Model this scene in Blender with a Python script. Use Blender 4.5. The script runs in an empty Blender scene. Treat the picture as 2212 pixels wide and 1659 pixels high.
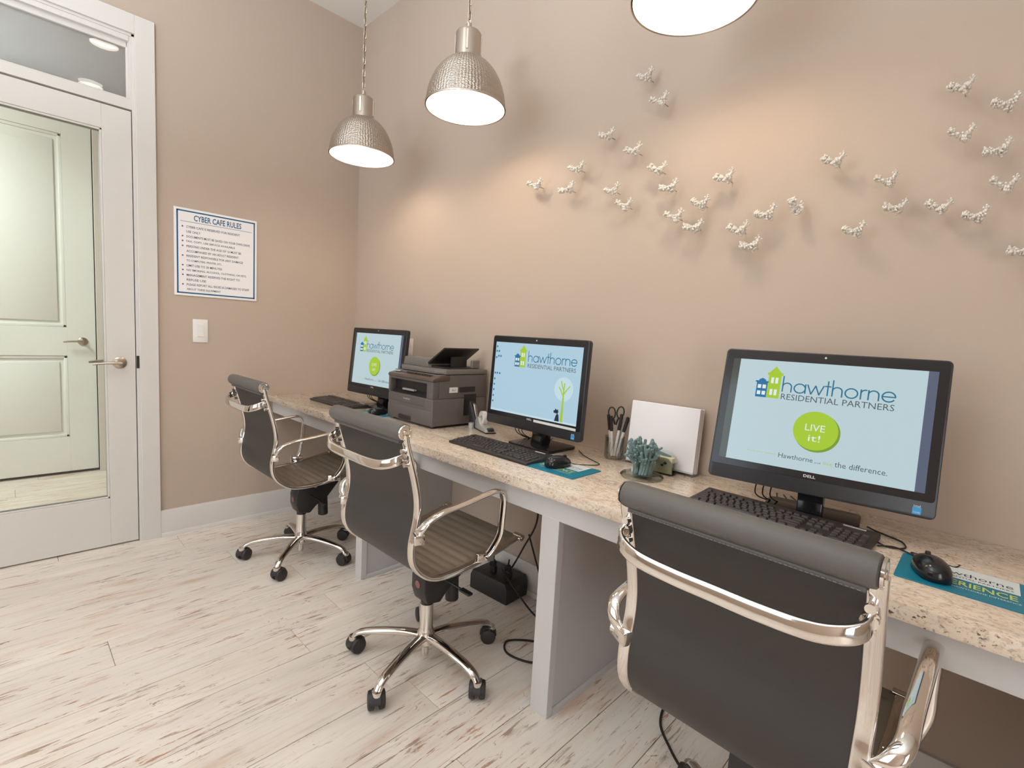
import bpy, bmesh, math, random
from mathutils import Vector, Matrix
R = math.radians
PI = math.pi
random.seed(7)
scene = bpy.context.scene
COL = scene.collection

# ------------------------------------------------------------------ camera
CX, CY, CZ = 3.26845695, -1.76350283, 1.24
YAW, PITCH, ROLL, FPX = R(133.86319849), R(5.57422892), R(3.21244131), 1069.614284838793
f_ = Vector((math.cos(PITCH)*math.cos(YAW), math.cos(PITCH)*math.sin(YAW), -math.sin(PITCH)))
r_ = Vector((math.sin(YAW), -math.cos(YAW), 0))
u_ = r_.cross(f_)
r2 = math.cos(ROLL)*r_ + math.sin(ROLL)*u_
u2 = -math.sin(ROLL)*r_ + math.cos(ROLL)*u_
cd = bpy.data.cameras.new('camera')
cam = bpy.data.objects.new('camera', cd)
COL.objects.link(cam)
cam.matrix_world = Matrix(((r2.x, u2.x, -f_.x, CX), (r2.y, u2.y, -f_.y, CY), (r2.z, u2.z, -f_.z, CZ), (0, 0, 0, 1)))
cd.sensor_fit = 'HORIZONTAL'
cd.sensor_width = 36.0
cd.lens = 36.0*FPX/2212.0
cd.clip_start = 0.02
cd.clip_end = 60
scene.camera = cam

# ------------------------------------------------------------------ light and exposure
PEND = 66.0       # pendant bulbs
DOWN = 11.0       # recessed ceiling lights
WIN = 36.0        # added cool fill, set in an invented window behind the camera
FILL = 42.0       # added fill from an invented doorway on the right, out of frame
BOUNCE = 98.0      # added unseen light facing up, for soft bounce off the ceiling
HALL = 66.0       # added unseen area light that brightens the hallway
w = bpy.data.worlds.new('world')
scene.world = w
w.use_nodes = True
w.node_tree.nodes['Background'].inputs[0].default_value = (0.85, 0.9, 1.0, 1)
w.node_tree.nodes['Background'].inputs[1].default_value = 0.6
vs = scene.view_settings
vs.view_transform = 'Standard'
vs.look = 'None'
vs.gamma = 1
vs.use_curve_mapping = False
vs.exposure = 0.0

def area(name, loc, rot, sx, sy, power, color):
    l = bpy.data.lights.new(name, 'AREA')
    l.shape = 'RECTANGLE'
    l.size = sx; l.size_y = sy
    l.energy = power
    l.color = color
    o = bpy.data.objects.new(name, l)
    COL.objects.link(o)
    o.location = loc
    o.rotation_euler = rot
    return o
area('added_window_fill', (1.30, -4.12, 1.75), (R(90), 0, 0), 2.4, 2.0, WIN, (0.76, 0.89, 1.0))
area('added_doorway_fill', (5.12, -3.1, 1.3), (R(90), 0, R(90)), 1.3, 2.0, FILL, (0.90, 0.95, 1.0))
area('added_bounce_light', (2.1, -2.4, 2.1), (R(180), 0, 0), 0.6, 0.6, BOUNCE, (0.76, 0.88, 1.0))
area('added_hallway_light', (-0.6, -2.75, 2.78), (0, 0, 0), 0.7, 0.7, HALL, (0.88, 0.98, 1.0))

# ------------------------------------------------------------------ materials
def lin(c):
    return tuple(((x/12.92) if x <= 0.04045 else ((x+0.055)/1.055)**2.4) for x in c)
def rgb(r, g, b):
    return lin((r/255, g/255, b/255)) + (1,)
def newmat(name):
    m = bpy.data.materials.new(name)
    m.use_nodes = True
    nt = m.node_tree
    return m, nt, nt.nodes['Principled BSDF']
def simple(name, col, rough=0.5, metal=0.0, spec=None, noise=0.0, nscale=30, bump=0.0, bscale=200, coat=0.0):
    m, nt, p = newmat(name)
    p.inputs['Base Color'].default_value = col
    p.inputs['Roughness'].default_value = rough
    p.inputs['Metallic'].default_value = metal
    if spec is not None: p.inputs['Specular IOR Level'].default_value = spec
    if coat: p.inputs['Coat Weight'].default_value = coat; p.inputs['Coat Roughness'].default_value = 0.1
    tc = nt.nodes.new('ShaderNodeTexCoord')
    if noise:
        n = nt.nodes.new('ShaderNodeTexNoise'); n.inputs['Scale'].default_value = nscale; n.inputs['Detail'].default_value = 4
        nt.links.new(tc.outputs['Object'], n.inputs['Vector'])
        mr = nt.nodes.new('ShaderNodeMapRange'); mr.inputs[3].default_value = 1-noise; mr.inputs[4].default_value = 1+noise
        nt.links.new(n.outputs[0], mr.inputs[0])
        mx = nt.nodes.new('ShaderNodeVectorMath'); mx.operation = 'SCALE'
        mx.inputs[0].default_value = col[:3]
        nt.links.new(mr.outputs[0], mx.inputs['Scale'])
        nt.links.new(mx.outputs[0], p.inputs['Base Color'])
    if bump:
        n2 = nt.nodes.new('ShaderNodeTexNoise'); n2.inputs['Scale'].default_value = bscale; n2.inputs['Detail'].default_value = 3
        nt.links.new(tc.outputs['Object'], n2.inputs['Vector'])
        b = nt.nodes.new('ShaderNodeBump'); b.inputs['Strength'].default_value = bump; b.inputs['Distance'].default_value = 0.002
        nt.links.new(n2.outputs[0], b.inputs['Height'])
        nt.links.new(b.outputs[0], p.inputs['Normal'])
    return m
def emis(name, col, strength=1.0, gloss=0.0):
    m, nt, p = newmat(name)
    p.inputs['Base Color'].default_value = (0.02, 0.02, 0.02, 1)
    p.inputs['Roughness'].default_value = 0.25
    p.inputs['Specular IOR Level'].default_value = gloss
    p.inputs['Emission Color'].default_value = col
    p.inputs['Emission Strength'].default_value = strength
    return m
def glassmat(name, tint, rough=0.0, refl=1.0, body=None):
    m, nt, p = newmat(name)
    out = nt.nodes['Material Output']
    tr = nt.nodes.new('ShaderNodeBsdfTransparent'); tr.inputs[0].default_value = tint
    gl = nt.nodes.new('ShaderNodeBsdfGlossy'); gl.inputs['Roughness'].default_value = rough
    fr = nt.nodes.new('ShaderNodeFresnel'); fr.inputs[0].default_value = 1.5
    ml = nt.nodes.new('ShaderNodeMath'); ml.operation = 'MULTIPLY'; ml.inputs[1].default_value = refl
    nt.links.new(fr.outputs[0], ml.inputs[0])
    mx = nt.nodes.new('ShaderNodeMixShader')
    nt.links.new(ml.outputs[0], mx.inputs[0]); nt.links.new(tr.outputs[0], mx.inputs[1]); nt.links.new(gl.outputs[0], mx.inputs[2])
    nt.links.new(mx.outputs[0], out.inputs['Surface'])
    return m

def floor_mat():
    m, nt, p = newmat('whitewashed_wood')
    N, L = nt.nodes, nt.links
    tc = N.new('ShaderNodeTexCoord'); oi = N.new('ShaderNodeObjectInfo')
    cb = N.new('ShaderNodeCombineXYZ')
    mu = N.new('ShaderNodeMath'); mu.operation = 'MULTIPLY'; mu.inputs[1].default_value = 37.0
    mu2 = N.new('ShaderNodeMath'); mu2.operation = 'MULTIPLY'; mu2.inputs[1].default_value = 91.0
    L.new(oi.outputs['Random'], mu.inputs[0]); L.new(oi.outputs['Random'], mu2.inputs[0])
    L.new(mu.outputs[0], cb.inputs[0]); L.new(mu2.outputs[0], cb.inputs[1])
    ad = N.new('ShaderNodeVectorMath'); ad.operation = 'ADD'
    L.new(tc.outputs['Object'], ad.inputs[0]); L.new(cb.outputs[0], ad.inputs[1])
    def nz(sx, sy, det, dist=0.0, rough=0.55):
        mp = N.new('ShaderNodeMapping'); mp.inputs['Scale'].default_value = (sx, sy, 1)
        L.new(ad.outputs[0], mp.inputs[0])
        n = N.new('ShaderNodeTexNoise'); n.inputs['Scale'].default_value = 1; n.inputs['Detail'].default_value = det
        n.inputs['Distortion'].default_value = dist; n.inputs['Roughness'].default_value = rough
        L.new(mp.outputs[0], n.inputs['Vector'])
        return n.outputs[0]
    def rmp(src, a, b, c0=0.0, c1=1.0):
        mr = N.new('ShaderNodeMapRange'); mr.inputs[1].default_value = a; mr.inputs[2].default_value = b
        mr.inputs[3].default_value = c0; mr.inputs[4].default_value = c1
        L.new(src, mr.inputs[0]); return mr.outputs[0]
    def mul(a, b):
        q = N.new('ShaderNodeMath'); q.operation = 'MULTIPLY'
        L.new(a, q.inputs[0]); L.new(b, q.inputs[1]); return q.outputs[0]
    def mixc(fac, a, b):
        q = N.new('ShaderNodeMix'); q.data_type = 'RGBA'
        L.new(fac, q.inputs[0])
        for i, v in ((6, a), (7, b)):
            if hasattr(v, 'is_linked') or hasattr(v, 'links'): L.new(v, q.inputs[i])
            else: q.inputs[i].default_value = v
        return q.outputs[2]
    base = mixc(rmp(nz(9, 1.6, 3), 0.3, 0.7), rgb(222, 208, 192), rgb(236, 224, 210))
    base = mixc(rmp(oi.outputs['Random'], 0, 1, 0.0, 0.22), base, rgb(205, 199, 194))
    fine = rmp(nz(90, 4, 5), 0.52, 0.70, 0, 0.30)
    base = mixc(fine, base, rgb(172, 158, 144))
    # warm smudges and the worn streaks where the bare wood shows
    warm = mul(rmp(nz(16, 3.2, 3), 0.52, 0.72, 0, 0.7), rmp(nz(5, 1.1, 2), 0.42, 0.62))
    base = mixc(warm, base, rgb(205, 165, 138))
    streak = mul(rmp(nz(75, 7.5, 5, 0.5, 0.68), 0.56, 0.61), rmp(nz(8, 2.2, 3), 0.44, 0.55))
    colr = mixc(rmp(nz(6, 2, 2), 0.4, 0.6), rgb(174, 112, 82), rgb(146, 124, 108))
    base = mixc(rmp(streak, 0, 1, 0, 0.85), base, colr)
    knots = mul(rmp(nz(48, 22, 4, 1.2, 0.7), 0.63, 0.68), rmp(nz(6, 3, 2), 0.48, 0.58))
    base = mixc(rmp(knots, 0, 1, 0, 0.8), base, rgb(128, 88, 66))
    L.new(base, p.inputs['Base Color'])
    p.inputs['Roughness'].default_value = 0.42
    L.new(rmp(nz(60, 4, 4), 0.3, 0.7, 0.34, 0.55), p.inputs['Roughness'])
    b = N.new('ShaderNodeBump'); b.inputs['Strength'].default_value = 0.25; b.inputs['Distance'].default_value = 0.001
    L.new(nz(85, 4.2, 5, 0.4), b.inputs['Height']); L.new(b.outputs[0], p.inputs['Normal'])
    return m

def granite_mat():
    m, nt, p = newmat('granite')
    N, L = nt.nodes, nt.links
    tc = N.new('ShaderNodeTexCoord')
    def nz(s, det, scale=(1, 1, 1), dist=0.0):
        mp = N.new('ShaderNodeMapping'); mp.inputs['Scale'].default_value = scale
        mp.inputs['Rotation'].default_value = (0, 0, R(-8))
        L.new(tc.outputs['Object'], mp.inputs[0])
        n = N.new('ShaderNodeTexNoise'); n.inputs['Scale'].default_value = s; n.inputs['Detail'].default_value = det
        n.inputs['Distortion'].default_value = dist
        L.new(mp.outputs[0], n.inputs['Vector']); return n.outputs[0]
    def rmp(src, a, b, c0=0.0, c1=1.0):
        mr = N.new('ShaderNodeMapRange'); mr.inputs[1].default_value = a; mr.inputs[2].default_value = b
        mr.inputs[3].default_value = c0; mr.inputs[4].default_value = c1
        L.new(src, mr.inputs[0]); return mr.outputs[0]
    def mul(a, b):
        q = N.new('ShaderNodeMath'); q.operation = 'MULTIPLY'
        L.new(a, q.inputs[0]); L.new(b, q.inputs[1]); return q.outputs[0]
    def mixc(fac, a, b):
        q = N.new('ShaderNodeMix'); q.data_type = 'RGBA'; L.new(fac, q.inputs[0])
        for i, v in ((6, a), (7, b)):
            if isinstance(v, tuple): q.inputs[i].default_value = v
            else: L.new(v, q.inputs[i])
        return q.outputs[2]
    c = mixc(rmp(nz(9, 4, (1, 2.2, 2)), 0.35, 0.65), rgb(220, 200, 178), rgb(232, 214, 194))
    c = mixc(rmp(nz(55, 4, (1, 1.6, 1.6)), 0.50, 0.66, 0, 0.75), c, rgb(200, 172, 148))
    c = mixc(rmp(nz(150, 3), 0.56, 0.66, 0, 0.55), c, rgb(160, 146, 134))
    c = mixc(mul(rmp(nz(5, 5, (0.7, 5, 5), 0.5), 0.56, 0.70, 0, 0.55), rmp(nz(40, 3, (1, 2, 2)), 0.3, 0.6, 0.2, 1)), c, rgb(164, 152, 142))
    c = mixc(mul(rmp(nz(140, 4, (0.7, 1.4, 1.2), 0.3), 0.60, 0.65), rmp(nz(7, 3, (1, 3, 1)), 0.50, 0.60)), c, rgb(96, 78, 68))
    c = mixc(mul(rmp(nz(120, 5, (0.5, 2.0, 1), 0.6), 0.62, 0.67), rmp(nz(8, 3, (1, 2, 1)), 0.52, 0.66)), c, rgb(150, 112, 92))
    L.new(c, p.inputs['Base Color'])
    p.inputs['Roughness'].default_value = 0.14
    p.inputs['Specular IOR Level'].default_value = 0.5
    return m

def hammered_mat():
    m, nt, p = newmat('hammered_nickel')
    N, L = nt.nodes, nt.links
    p.inputs['Base Color'].default_value = rgb(196, 184, 172)
    p.inputs['Metallic'].default_value = 1.0
    p.inputs['Roughness'].default_value = 0.32
    uv = N.new('ShaderNodeUVMap')
    v = N.new('ShaderNodeTexVoronoi'); v.inputs['Scale'].default_value = 1.0; v.inputs['Randomness'].default_value = 0.35
    v.voronoi_dimensions = '2D'
    L.new(uv.outputs[0], v.inputs['Vector'])
    b = N.new('ShaderNodeBump'); b.inputs['Strength'].default_value = 0.9; b.inputs['Distance'].default_value = 0.004
    L.new(v.outputs['Distance'], b.inputs['Height']); L.new(b.outputs[0], p.inputs['Normal'])
    return m

M = {}
M['wall'] = simple('greige_wall_paint', rgb(187, 168, 151), 0.75, noise=0.012, nscale=3, bump=0.06, bscale=350)
M['ceil'] = simple('ceiling_paint', rgb(226, 220, 212), 0.9)
M['trim'] = simple('white_trim_paint', rgb(214, 207, 199), 0.38, noise=0.01, nscale=4)
M['desk'] = simple('white_cabinet_paint', rgb(196, 191, 187), 0.4, noise=0.012, nscale=5)
M['panel'] = simple('grey_white_panel_paint', rgb(188, 182, 180), 0.55, noise=0.012, nscale=5)
M['halldoor'] = simple('hall_door_paint', rgb(232, 232, 226), 0.35)
M['hallceil'] = simple('hall_ceiling_paint', rgb(205, 208, 214), 0.9)
M['floor'] = floor_mat()
M['gap'] = simple('plank_joint_brown', rgb(128, 100, 80), 0.8)  # brown of the slab showing in the joints between planks
M['granite'] = granite_mat()
M['hammer'] = hammered_mat()
M['nickel'] = simple('brushed_nickel', rgb(190, 178, 166), 0.3, 1.0)
M['satin'] = simple('satin_nickel', rgb(186, 172, 158), 0.28, 1.0)
M['chrome'] = simple('polished_chrome', rgb(226, 220, 214), 0.07, 1.0)
M['shadein'] = simple('pale_enamel', rgb(224, 218, 210), 0.55)
M['pend'] = emis('pendant_bulb_light', (1.0, 0.87, 0.70, 1), PEND)
M['down'] = emis('downlight_lens', (1.0, 0.91, 0.80, 1), DOWN)
M['glass'] = glassmat('door_glass', (0.94, 0.965, 0.945, 1), 0.0, 1.0)
M['glass2'] = glassmat('transom_glass', (0.94, 0.95, 0.95, 1), 0.0, 0.9)
M['clear'] = glassmat('clear_tumbler_glass', (0.985, 0.99, 0.985, 1), 0.05, 0.7)
M['acryl'] = glassmat('clear_acrylic', (0.98, 0.985, 0.98, 1), 0.02, 1.0)
M['greenglass'] = glassmat('pale_green_glass', (0.94, 0.975, 0.955, 1), 0.04, 1.2)
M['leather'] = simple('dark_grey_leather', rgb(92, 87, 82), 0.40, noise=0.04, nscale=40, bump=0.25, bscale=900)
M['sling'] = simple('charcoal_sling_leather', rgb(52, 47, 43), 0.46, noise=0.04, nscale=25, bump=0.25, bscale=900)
M['seatl'] = simple('lit_ribbed_seat_leather', rgb(122, 108, 94), 0.42, noise=0.04, nscale=25, bump=0.25, bscale=900)  # sling leather lightened in colour to stand for pendant light on the seat
M['stitch'] = simple('grey_stitching', rgb(120, 116, 112), 0.7)
M['blackp'] = simple('black_plastic', rgb(38, 35, 34), 0.42, bump=0.1, bscale=600)
M['blackg'] = simple('black_gloss_plastic', rgb(30, 29, 31), 0.16)
M['bezel'] = simple('charcoal_bezel', rgb(46, 44, 46), 0.34)
M['caster'] = simple('caster_rubber', rgb(42, 38, 37), 0.5)
M['pinkmark'] = simple('faded_red_label', rgb(140, 92, 86), 0.6)
M['keys'] = simple('key_plastic', rgb(62, 55, 54), 0.38)
M['kbody'] = simple('keyboard_body_plastic', rgb(50, 45, 43), 0.42)
M['printer'] = simple('printer_grey_plastic', rgb(96, 88, 84), 0.45, bump=0.15, bscale=700)
M['printer2'] = simple('printer_lid_plastic', rgb(112, 105, 98), 0.42, bump=0.15, bscale=700)
M['prdark'] = simple('printer_dark_plastic', rgb(40, 36, 35), 0.4)
M['prpanel'] = simple('control_panel_plastic', rgb(86, 70, 60), 0.28)
M['white'] = simple('white_plastic', rgb(232, 226, 220), 0.35)
M['paper'] = simple('white_paper', rgb(240, 234, 232), 0.7)
M['card'] = simple('cream_card', rgb(222, 214, 176), 0.6)
M['teal'] = simple('teal_mat_print', rgb(14, 118, 142), 0.45)
M['matink'] = simple('white_print', rgb(214, 220, 218), 0.5)
M['matgreen'] = simple('lime_print', rgb(190, 204, 110), 0.5)
M['matdark'] = simple('dark_print', rgb(58, 66, 70), 0.5)
M['signblue'] = simple('sign_blue', rgb(24, 92, 132), 0.5)
M['signtext'] = simple('sign_text_blue_grey', rgb(58, 76, 96), 0.5)
M['coral'] = simple('white_coral_ceramic', rgb(226, 218, 206), 0.6, bump=0.3, bscale=300)
M['tealcoral'] = simple('blue_green_coral', rgb(118, 142, 140), 0.5, noise=0.25, nscale=60, bump=0.4, bscale=250)
M['silver'] = simple('silver_plastic', rgb(176, 172, 166), 0.32, 0.3)
M['tape'] = simple('pale_tape', rgb(222, 212, 204), 0.35)
M['cable'] = simple('black_cable', rgb(30, 26, 25), 0.5)
M['outlet'] = simple('outlet_plate', rgb(222, 206, 194), 0.4)
M['chain'] = simple('aged_chain', rgb(206, 190, 168), 0.35, 1.0)
M['screen'] = emis('lit_screen_pale_blue', rgb(180, 202, 208), 1.0, 0.25)
M['screen2'] = emis('lit_desktop_blue', rgb(168, 199, 216), 1.0, 0.25)
M['pillarL'] = simple('dark_unlit_screen', rgb(62, 68, 62), 0.12)
M['pillarR'] = emis('blue_grey_screen_reflection', rgb(74, 84, 108), 1.0, 0.5)  # reflection on the unlit strip, put in as a blue-grey glow
M['lgreen'] = emis('screen_lime', rgb(163, 198, 50), 1.0)
M['ldgreen'] = emis('screen_olive', rgb(120, 152, 50), 1.0)
M['lblue'] = emis('screen_blue', rgb(38, 112, 158), 1.0)
M['ltext'] = emis('screen_blue_text', rgb(44, 110, 140), 1.0)
M['lgrey'] = emis('screen_grey_text', rgb(84, 92, 96), 1.0)
M['lwhite'] = emis('screen_white', rgb(222, 232, 230), 1.0)
M['lpale'] = emis('screen_pale_disc', rgb(192, 216, 226), 1.0)
M['ldark'] = emis('screen_dark', rgb(30, 44, 62), 1.0)
M['logo'] = simple('silver_logo_print', rgb(206, 202, 200), 0.3)
M['chip'] = simple('blue_sticker', rgb(60, 150, 205), 0.4)
M['stick'] = simple('pale_sticker', rgb(222, 222, 218), 0.5)

# ------------------------------------------------------------------ mesh helpers
class B:
    def __init__(s): s.bm = bmesh.new()
    def _merge(s, b2, M_=None):
        if M_ is not None: bmesh.ops.transform(b2, matrix=M_, verts=b2.verts)
        me = bpy.data.meshes.new('tmp'); b2.to_mesh(me); b2.free()
        s.bm.from_mesh(me); bpy.data.meshes.remove(me)
        return s
    def box(s, c, d, bev=0.0, seg=2, M_=None, rot=None):
        b2 = bmesh.new(); bmesh.ops.create_cube(b2, size=1)
        bmesh.ops.scale(b2, vec=d, verts=b2.verts)
        if bev: bmesh.ops.bevel(b2, geom=b2.edges[:], offset=bev, segments=seg, affect='EDGES', profile=0.5)
        if rot is not None: bmesh.ops.transform(b2, matrix=rot, verts=b2.verts)
        bmesh.ops.translate(b2, vec=c, verts=b2.verts)
        return s._merge(b2, M_)
    def rng(s, x0, x1, y0, y1, z0, z1, bev=0.0, seg=2, M_=None):
        return s.box(((x0+x1)/2, (y0+y1)/2, (z0+z1)/2), (abs(x1-x0), abs(y1-y0), abs(z1-z0)), bev, seg, M_)
    def poly(s, pts, M_=None):
        b2 = bmesh.new(); vs_ = [b2.verts.new(p) for p in pts]; b2.faces.new(vs_)
        return s._merge(b2, M_)
    def prism(s, pts2, d, axis='x', c=0.0, bev=0.0, M_=None, seg=2):
        """polygon pts2 extruded by thickness d centred at c along axis. x: pts are (y,z); y: (x,z); z: (x,y)"""
        b2 = bmesh.new()
        def P(p, k):
            if axis == 'x': return (k, p[0], p[1])
            if axis == 'y': return (p[0], k, p[1])
            return (p[0], p[1], k)
        a = [b2.verts.new(P(p, c-d/2)) for p in pts2]
        b = [b2.verts.new(P(p, c+d/2)) for p in pts2]
        n = len(pts2)
        b2.faces.new(a); b2.faces.new(b[::-1])
        for i in range(n): b2.faces.new((a[i], b[i], b[(i+1) % n], a[(i+1) % n]))
        bmesh.ops.recalc_face_normals(b2, faces=b2.faces[:])
        if bev: bmesh.ops.bevel(b2, geom=b2.edges[:], offset=bev, segments=seg, affect='EDGES', profile=0.5)
        return s._merge(b2, M_)
    def lathe(s, prof, n=32, c=(0, 0, 0), M_=None, uv=None):
        b2 = bmesh.new(); rings = []
        for (r, z) in prof:
            if r < 1e-6: rings.append([b2.verts.new((c[0], c[1], c[2]+z))])
            else: rings.append([b2.verts.new((c[0]+r*math.cos(2*PI*i/n), c[1]+r*math.sin(2*PI*i/n), c[2]+z)) for i in range(n)])
        uvl = b2.loops.layers.uv.new('UVMap') if uv else None
        for k in range(len(rings)-1):
            A, D = rings[k], rings[k+1]
            for i in range(n):
                j = (i+1) % n
                if len(A) == 1 and len(D) == 1: continue
                if len(A) == 1: f = b2.faces.new((A[0], D[i], D[j]))
                elif len(D) == 1: f = b2.faces.new((A[i], D[0], A[j]))
                else:
                    f = b2.faces.new((A[i], D[i], D[j], A[j]))
                    if uv:
                        vals = ((i, k), (i, k+1), (i+1, k+1), (i+1, k))
                        for lp, (ui, vk) in zip(f.loops, vals): lp[uvl].uv = (ui*uv[0]/n, vk*uv[1]/(len(rings)-1))
        bmesh.ops.recalc_face_normals(b2, faces=b2.faces[:])
        return s._merge(b2, M_)
    def sweep(s, path, section, fixed=None, closed=False, cap=True, scale=None, M_=None):
        """section: list of (a,b); a along binormal (fixed axis if given), b along in-plane normal"""
        b2 = bmesh.new(); P = [Vector(p) for p in path]; n = len(P); rings = []
        prev = None
        for i in range(n):
            if closed: t = P[(i+1) % n]-P[(i-1) % n]
            else: t = P[min(i+1, n-1)]-P[max(i-1, 0)]
            t.normalize()
            if fixed is not None:
                bn = Vector(fixed).normalized(); nn = bn.cross(t).normalized(); bn = t.cross(nn).normalized()
            else:
                if prev is None:
                    a = Vector((0, 0, 1)) if abs(t.z) < 0.9 else Vector((1, 0, 0))
                    bn = t.cross(a).normalized()
                else:
                    bn = (prev - t*prev.dot(t)).normalized()
                nn = bn.cross(t).normalized()
            prev = bn
            k = scale[i] if scale else 1.0
            rings.append([b2.verts.new(P[i]+bn*a*k+nn*b*k) for (a, b) in section])
        m = len(section)
        for i in range(n if closed else n-1):
            A, D = rings[i], rings[(i+1) % n]
            for j in range(m): b2.faces.new((A[j], A[(j+1) % m], D[(j+1) % m], D[j]))
        if cap and not closed: b2.faces.new(rings[0][::-1]); b2.faces.new(rings[-1])
        bmesh.ops.recalc_face_normals(b2, faces=b2.faces[:])
        return s._merge(b2, M_)
    def tube(s, path, r, seg=8, closed=False, scale=None, M_=None):
        return s.sweep(path, [(r*math.cos(2*PI*i/seg), r*math.sin(2*PI*i/seg)) for i in range(seg)], None, closed, True, scale, M_)
    def ball(s, c, r, sub=1, sc=(1, 1, 1), M_=None):
        b2 = bmesh.new(); bmesh.ops.create_icosphere(b2, subdivisions=sub, radius=r)
        bmesh.ops.scale(b2, vec=sc, verts=b2.verts); bmesh.ops.translate(b2, vec=c, verts=b2.verts)
        return s._merge(b2, M_)
    def cyl(s, a, b, r, seg=16, r2=None, M_=None):
        a, b = Vector(a), Vector(b)
        return s.tube([a, b], r, seg, scale=[1, (r2/r if r2 else 1)], M_=M_)
    def mesh(s, name, mat, sharp=35, M_=None):
        if M_ is not None: bmesh.ops.transform(s.bm, matrix=M_, verts=s.bm.verts)
        me = bpy.data.meshes.new(name); s.bm.to_mesh(me); s.bm.free()
        me.materials.append(M[mat] if isinstance(mat, str) else mat)
        me.shade_smooth()
        me.set_sharp_from_angle(angle=R(sharp))
        return me

def link(name, me, parent=None, loc=(0, 0, 0), rot=(0, 0, 0)):
    o = bpy.data.objects.new(name, me); COL.objects.link(o)
    o.location = loc; o.rotation_euler = rot
    if parent is not None: o.parent = parent
    return o
def obj(name, b, mat, parent=None, loc=(0, 0, 0), rot=(0, 0, 0), sharp=35, label=None, kind=None):
    o = link(name, b.mesh(name, mat, sharp), parent, loc, rot)
    if label: o['label'] = label
    if kind: o['kind'] = kind
    return o
def thing(name, label, cat, loc=(0, 0, 0), rotz=0.0, group=None):
    o = bpy.data.objects.new(name, None); COL.objects.link(o)
    o.location = loc; o.rotation_euler = (0, 0, rotz); o.empty_display_size = 0.1
    o['label'] = label; o['category'] = cat
    if group: o['group'] = group
    return o
def tag(o, label, cat, group=None):
    o['label'] = label; o['category'] = cat
    if group: o['group'] = group
    return o
def struct(name, b, mat, parent=None, label=None, sharp=35):
    o = obj(name, b, mat, parent, sharp=sharp)
    if parent is None: o['kind'] = 'structure'
    if label: o['label'] = label
    return o
def sempty(name, loc=(0, 0, 0), label=None):
    o = bpy.data.objects.new(name, None); COL.objects.link(o); o.location = loc; o['kind'] = 'structure'
    if label: o['label'] = label
    return o
def cr(pts, n=8, closed=False):
    """catmull-rom resample"""
    P = [Vector(p) for p in pts]; out = []; m = len(P)
    rngs = range(m) if closed else range(m-1)
    for i in rngs:
        if closed: a, b, c, d = P[(i-1) % m], P[i], P[(i+1) % m], P[(i+2) % m]
        else: a, b, c, d = P[max(i-1, 0)], P[i], P[i+1], P[min(i+2, m-1)]
        for k in range(n):
            t = k/n
            out.append(0.5*((2*b)+(c-a)*t+(2*a-5*b+4*c-d)*t*t+(3*b-a-3*c+d)*t*t*t))
    if not closed: out.append(P[-1])
    return out
def rrect(w_, h_, r, n=4, cx=0, cy=0):
    pts = []
    for (sx, sy, a0) in ((1, 1, 0), (-1, 1, 90), (-1, -1, 180), (1, -1, 270)):
        for k in range(n+1):
            a = R(a0+90*k/n); pts.append((cx+sx*(w_/2-r)+r*math.cos(a), cy+sy*(h_/2-r)+r*math.sin(a)))
    return pts

# text: returns list of polygons through a font curve -> mesh, fitted to a box in the local XY plane
def text_bm(body, x0, x1, y0, y1, M_, keep=False, b=None, align='fit', bold=0.0):
    c = bpy.data.curves.new('txt', 'FONT'); c.body = body; c.size = 1; c.offset = bold
    c.resolution_u = 2
    o = bpy.data.objects.new('txt', c); COL.objects.link(o)
    dg = bpy.context.evaluated_depsgraph_get(); dg.update()
    me = bpy.data.meshes.new_from_object(o.evaluated_get(dg))
    bpy.data.objects.remove(o); bpy.data.curves.remove(c)
    xs = [v.co.x for v in me.vertices]; ys = [v.co.y for v in me.vertices]
    ax, bx, ay, by = min(xs), max(xs), min(ys), max(ys)
    sy = (y1-y0)/(by-ay); sx = (x1-x0)/(bx-ax)
    if keep: sx = min(sx, sy)
    for v in me.vertices: v.co = Vector((x0+(v.co.x-ax)*sx, y0+(v.co.y-ay)*sy, 0))
    b = b or B()
    b2 = bmesh.new(); b2.from_mesh(me); bpy.data.meshes.remove(me)
    b._merge(b2, M_)
    return b
def ribbon(b, pts, w_, M_):
    for i in range(len(pts)-1):
        a, c = Vector((*pts[i], 0)), Vector((*pts[i+1], 0)); d = c-a
        if d.length < 1e-9: continue
        d.normalize(); n = Vector((-d.y, d.x, 0))*w_/2; e = d*w_*0.25
        b.poly([a-n-e, c-n+e, c+n+e, a+n-e], M_)
def arc(cx, cy, rx, ry, a0, a1, n=14):
    return [(cx+rx*math.cos(R(a0+(a1-a0)*k/n)), cy+ry*math.sin(R(a0+(a1-a0)*k/n))) for k in range(n+1)]
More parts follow.
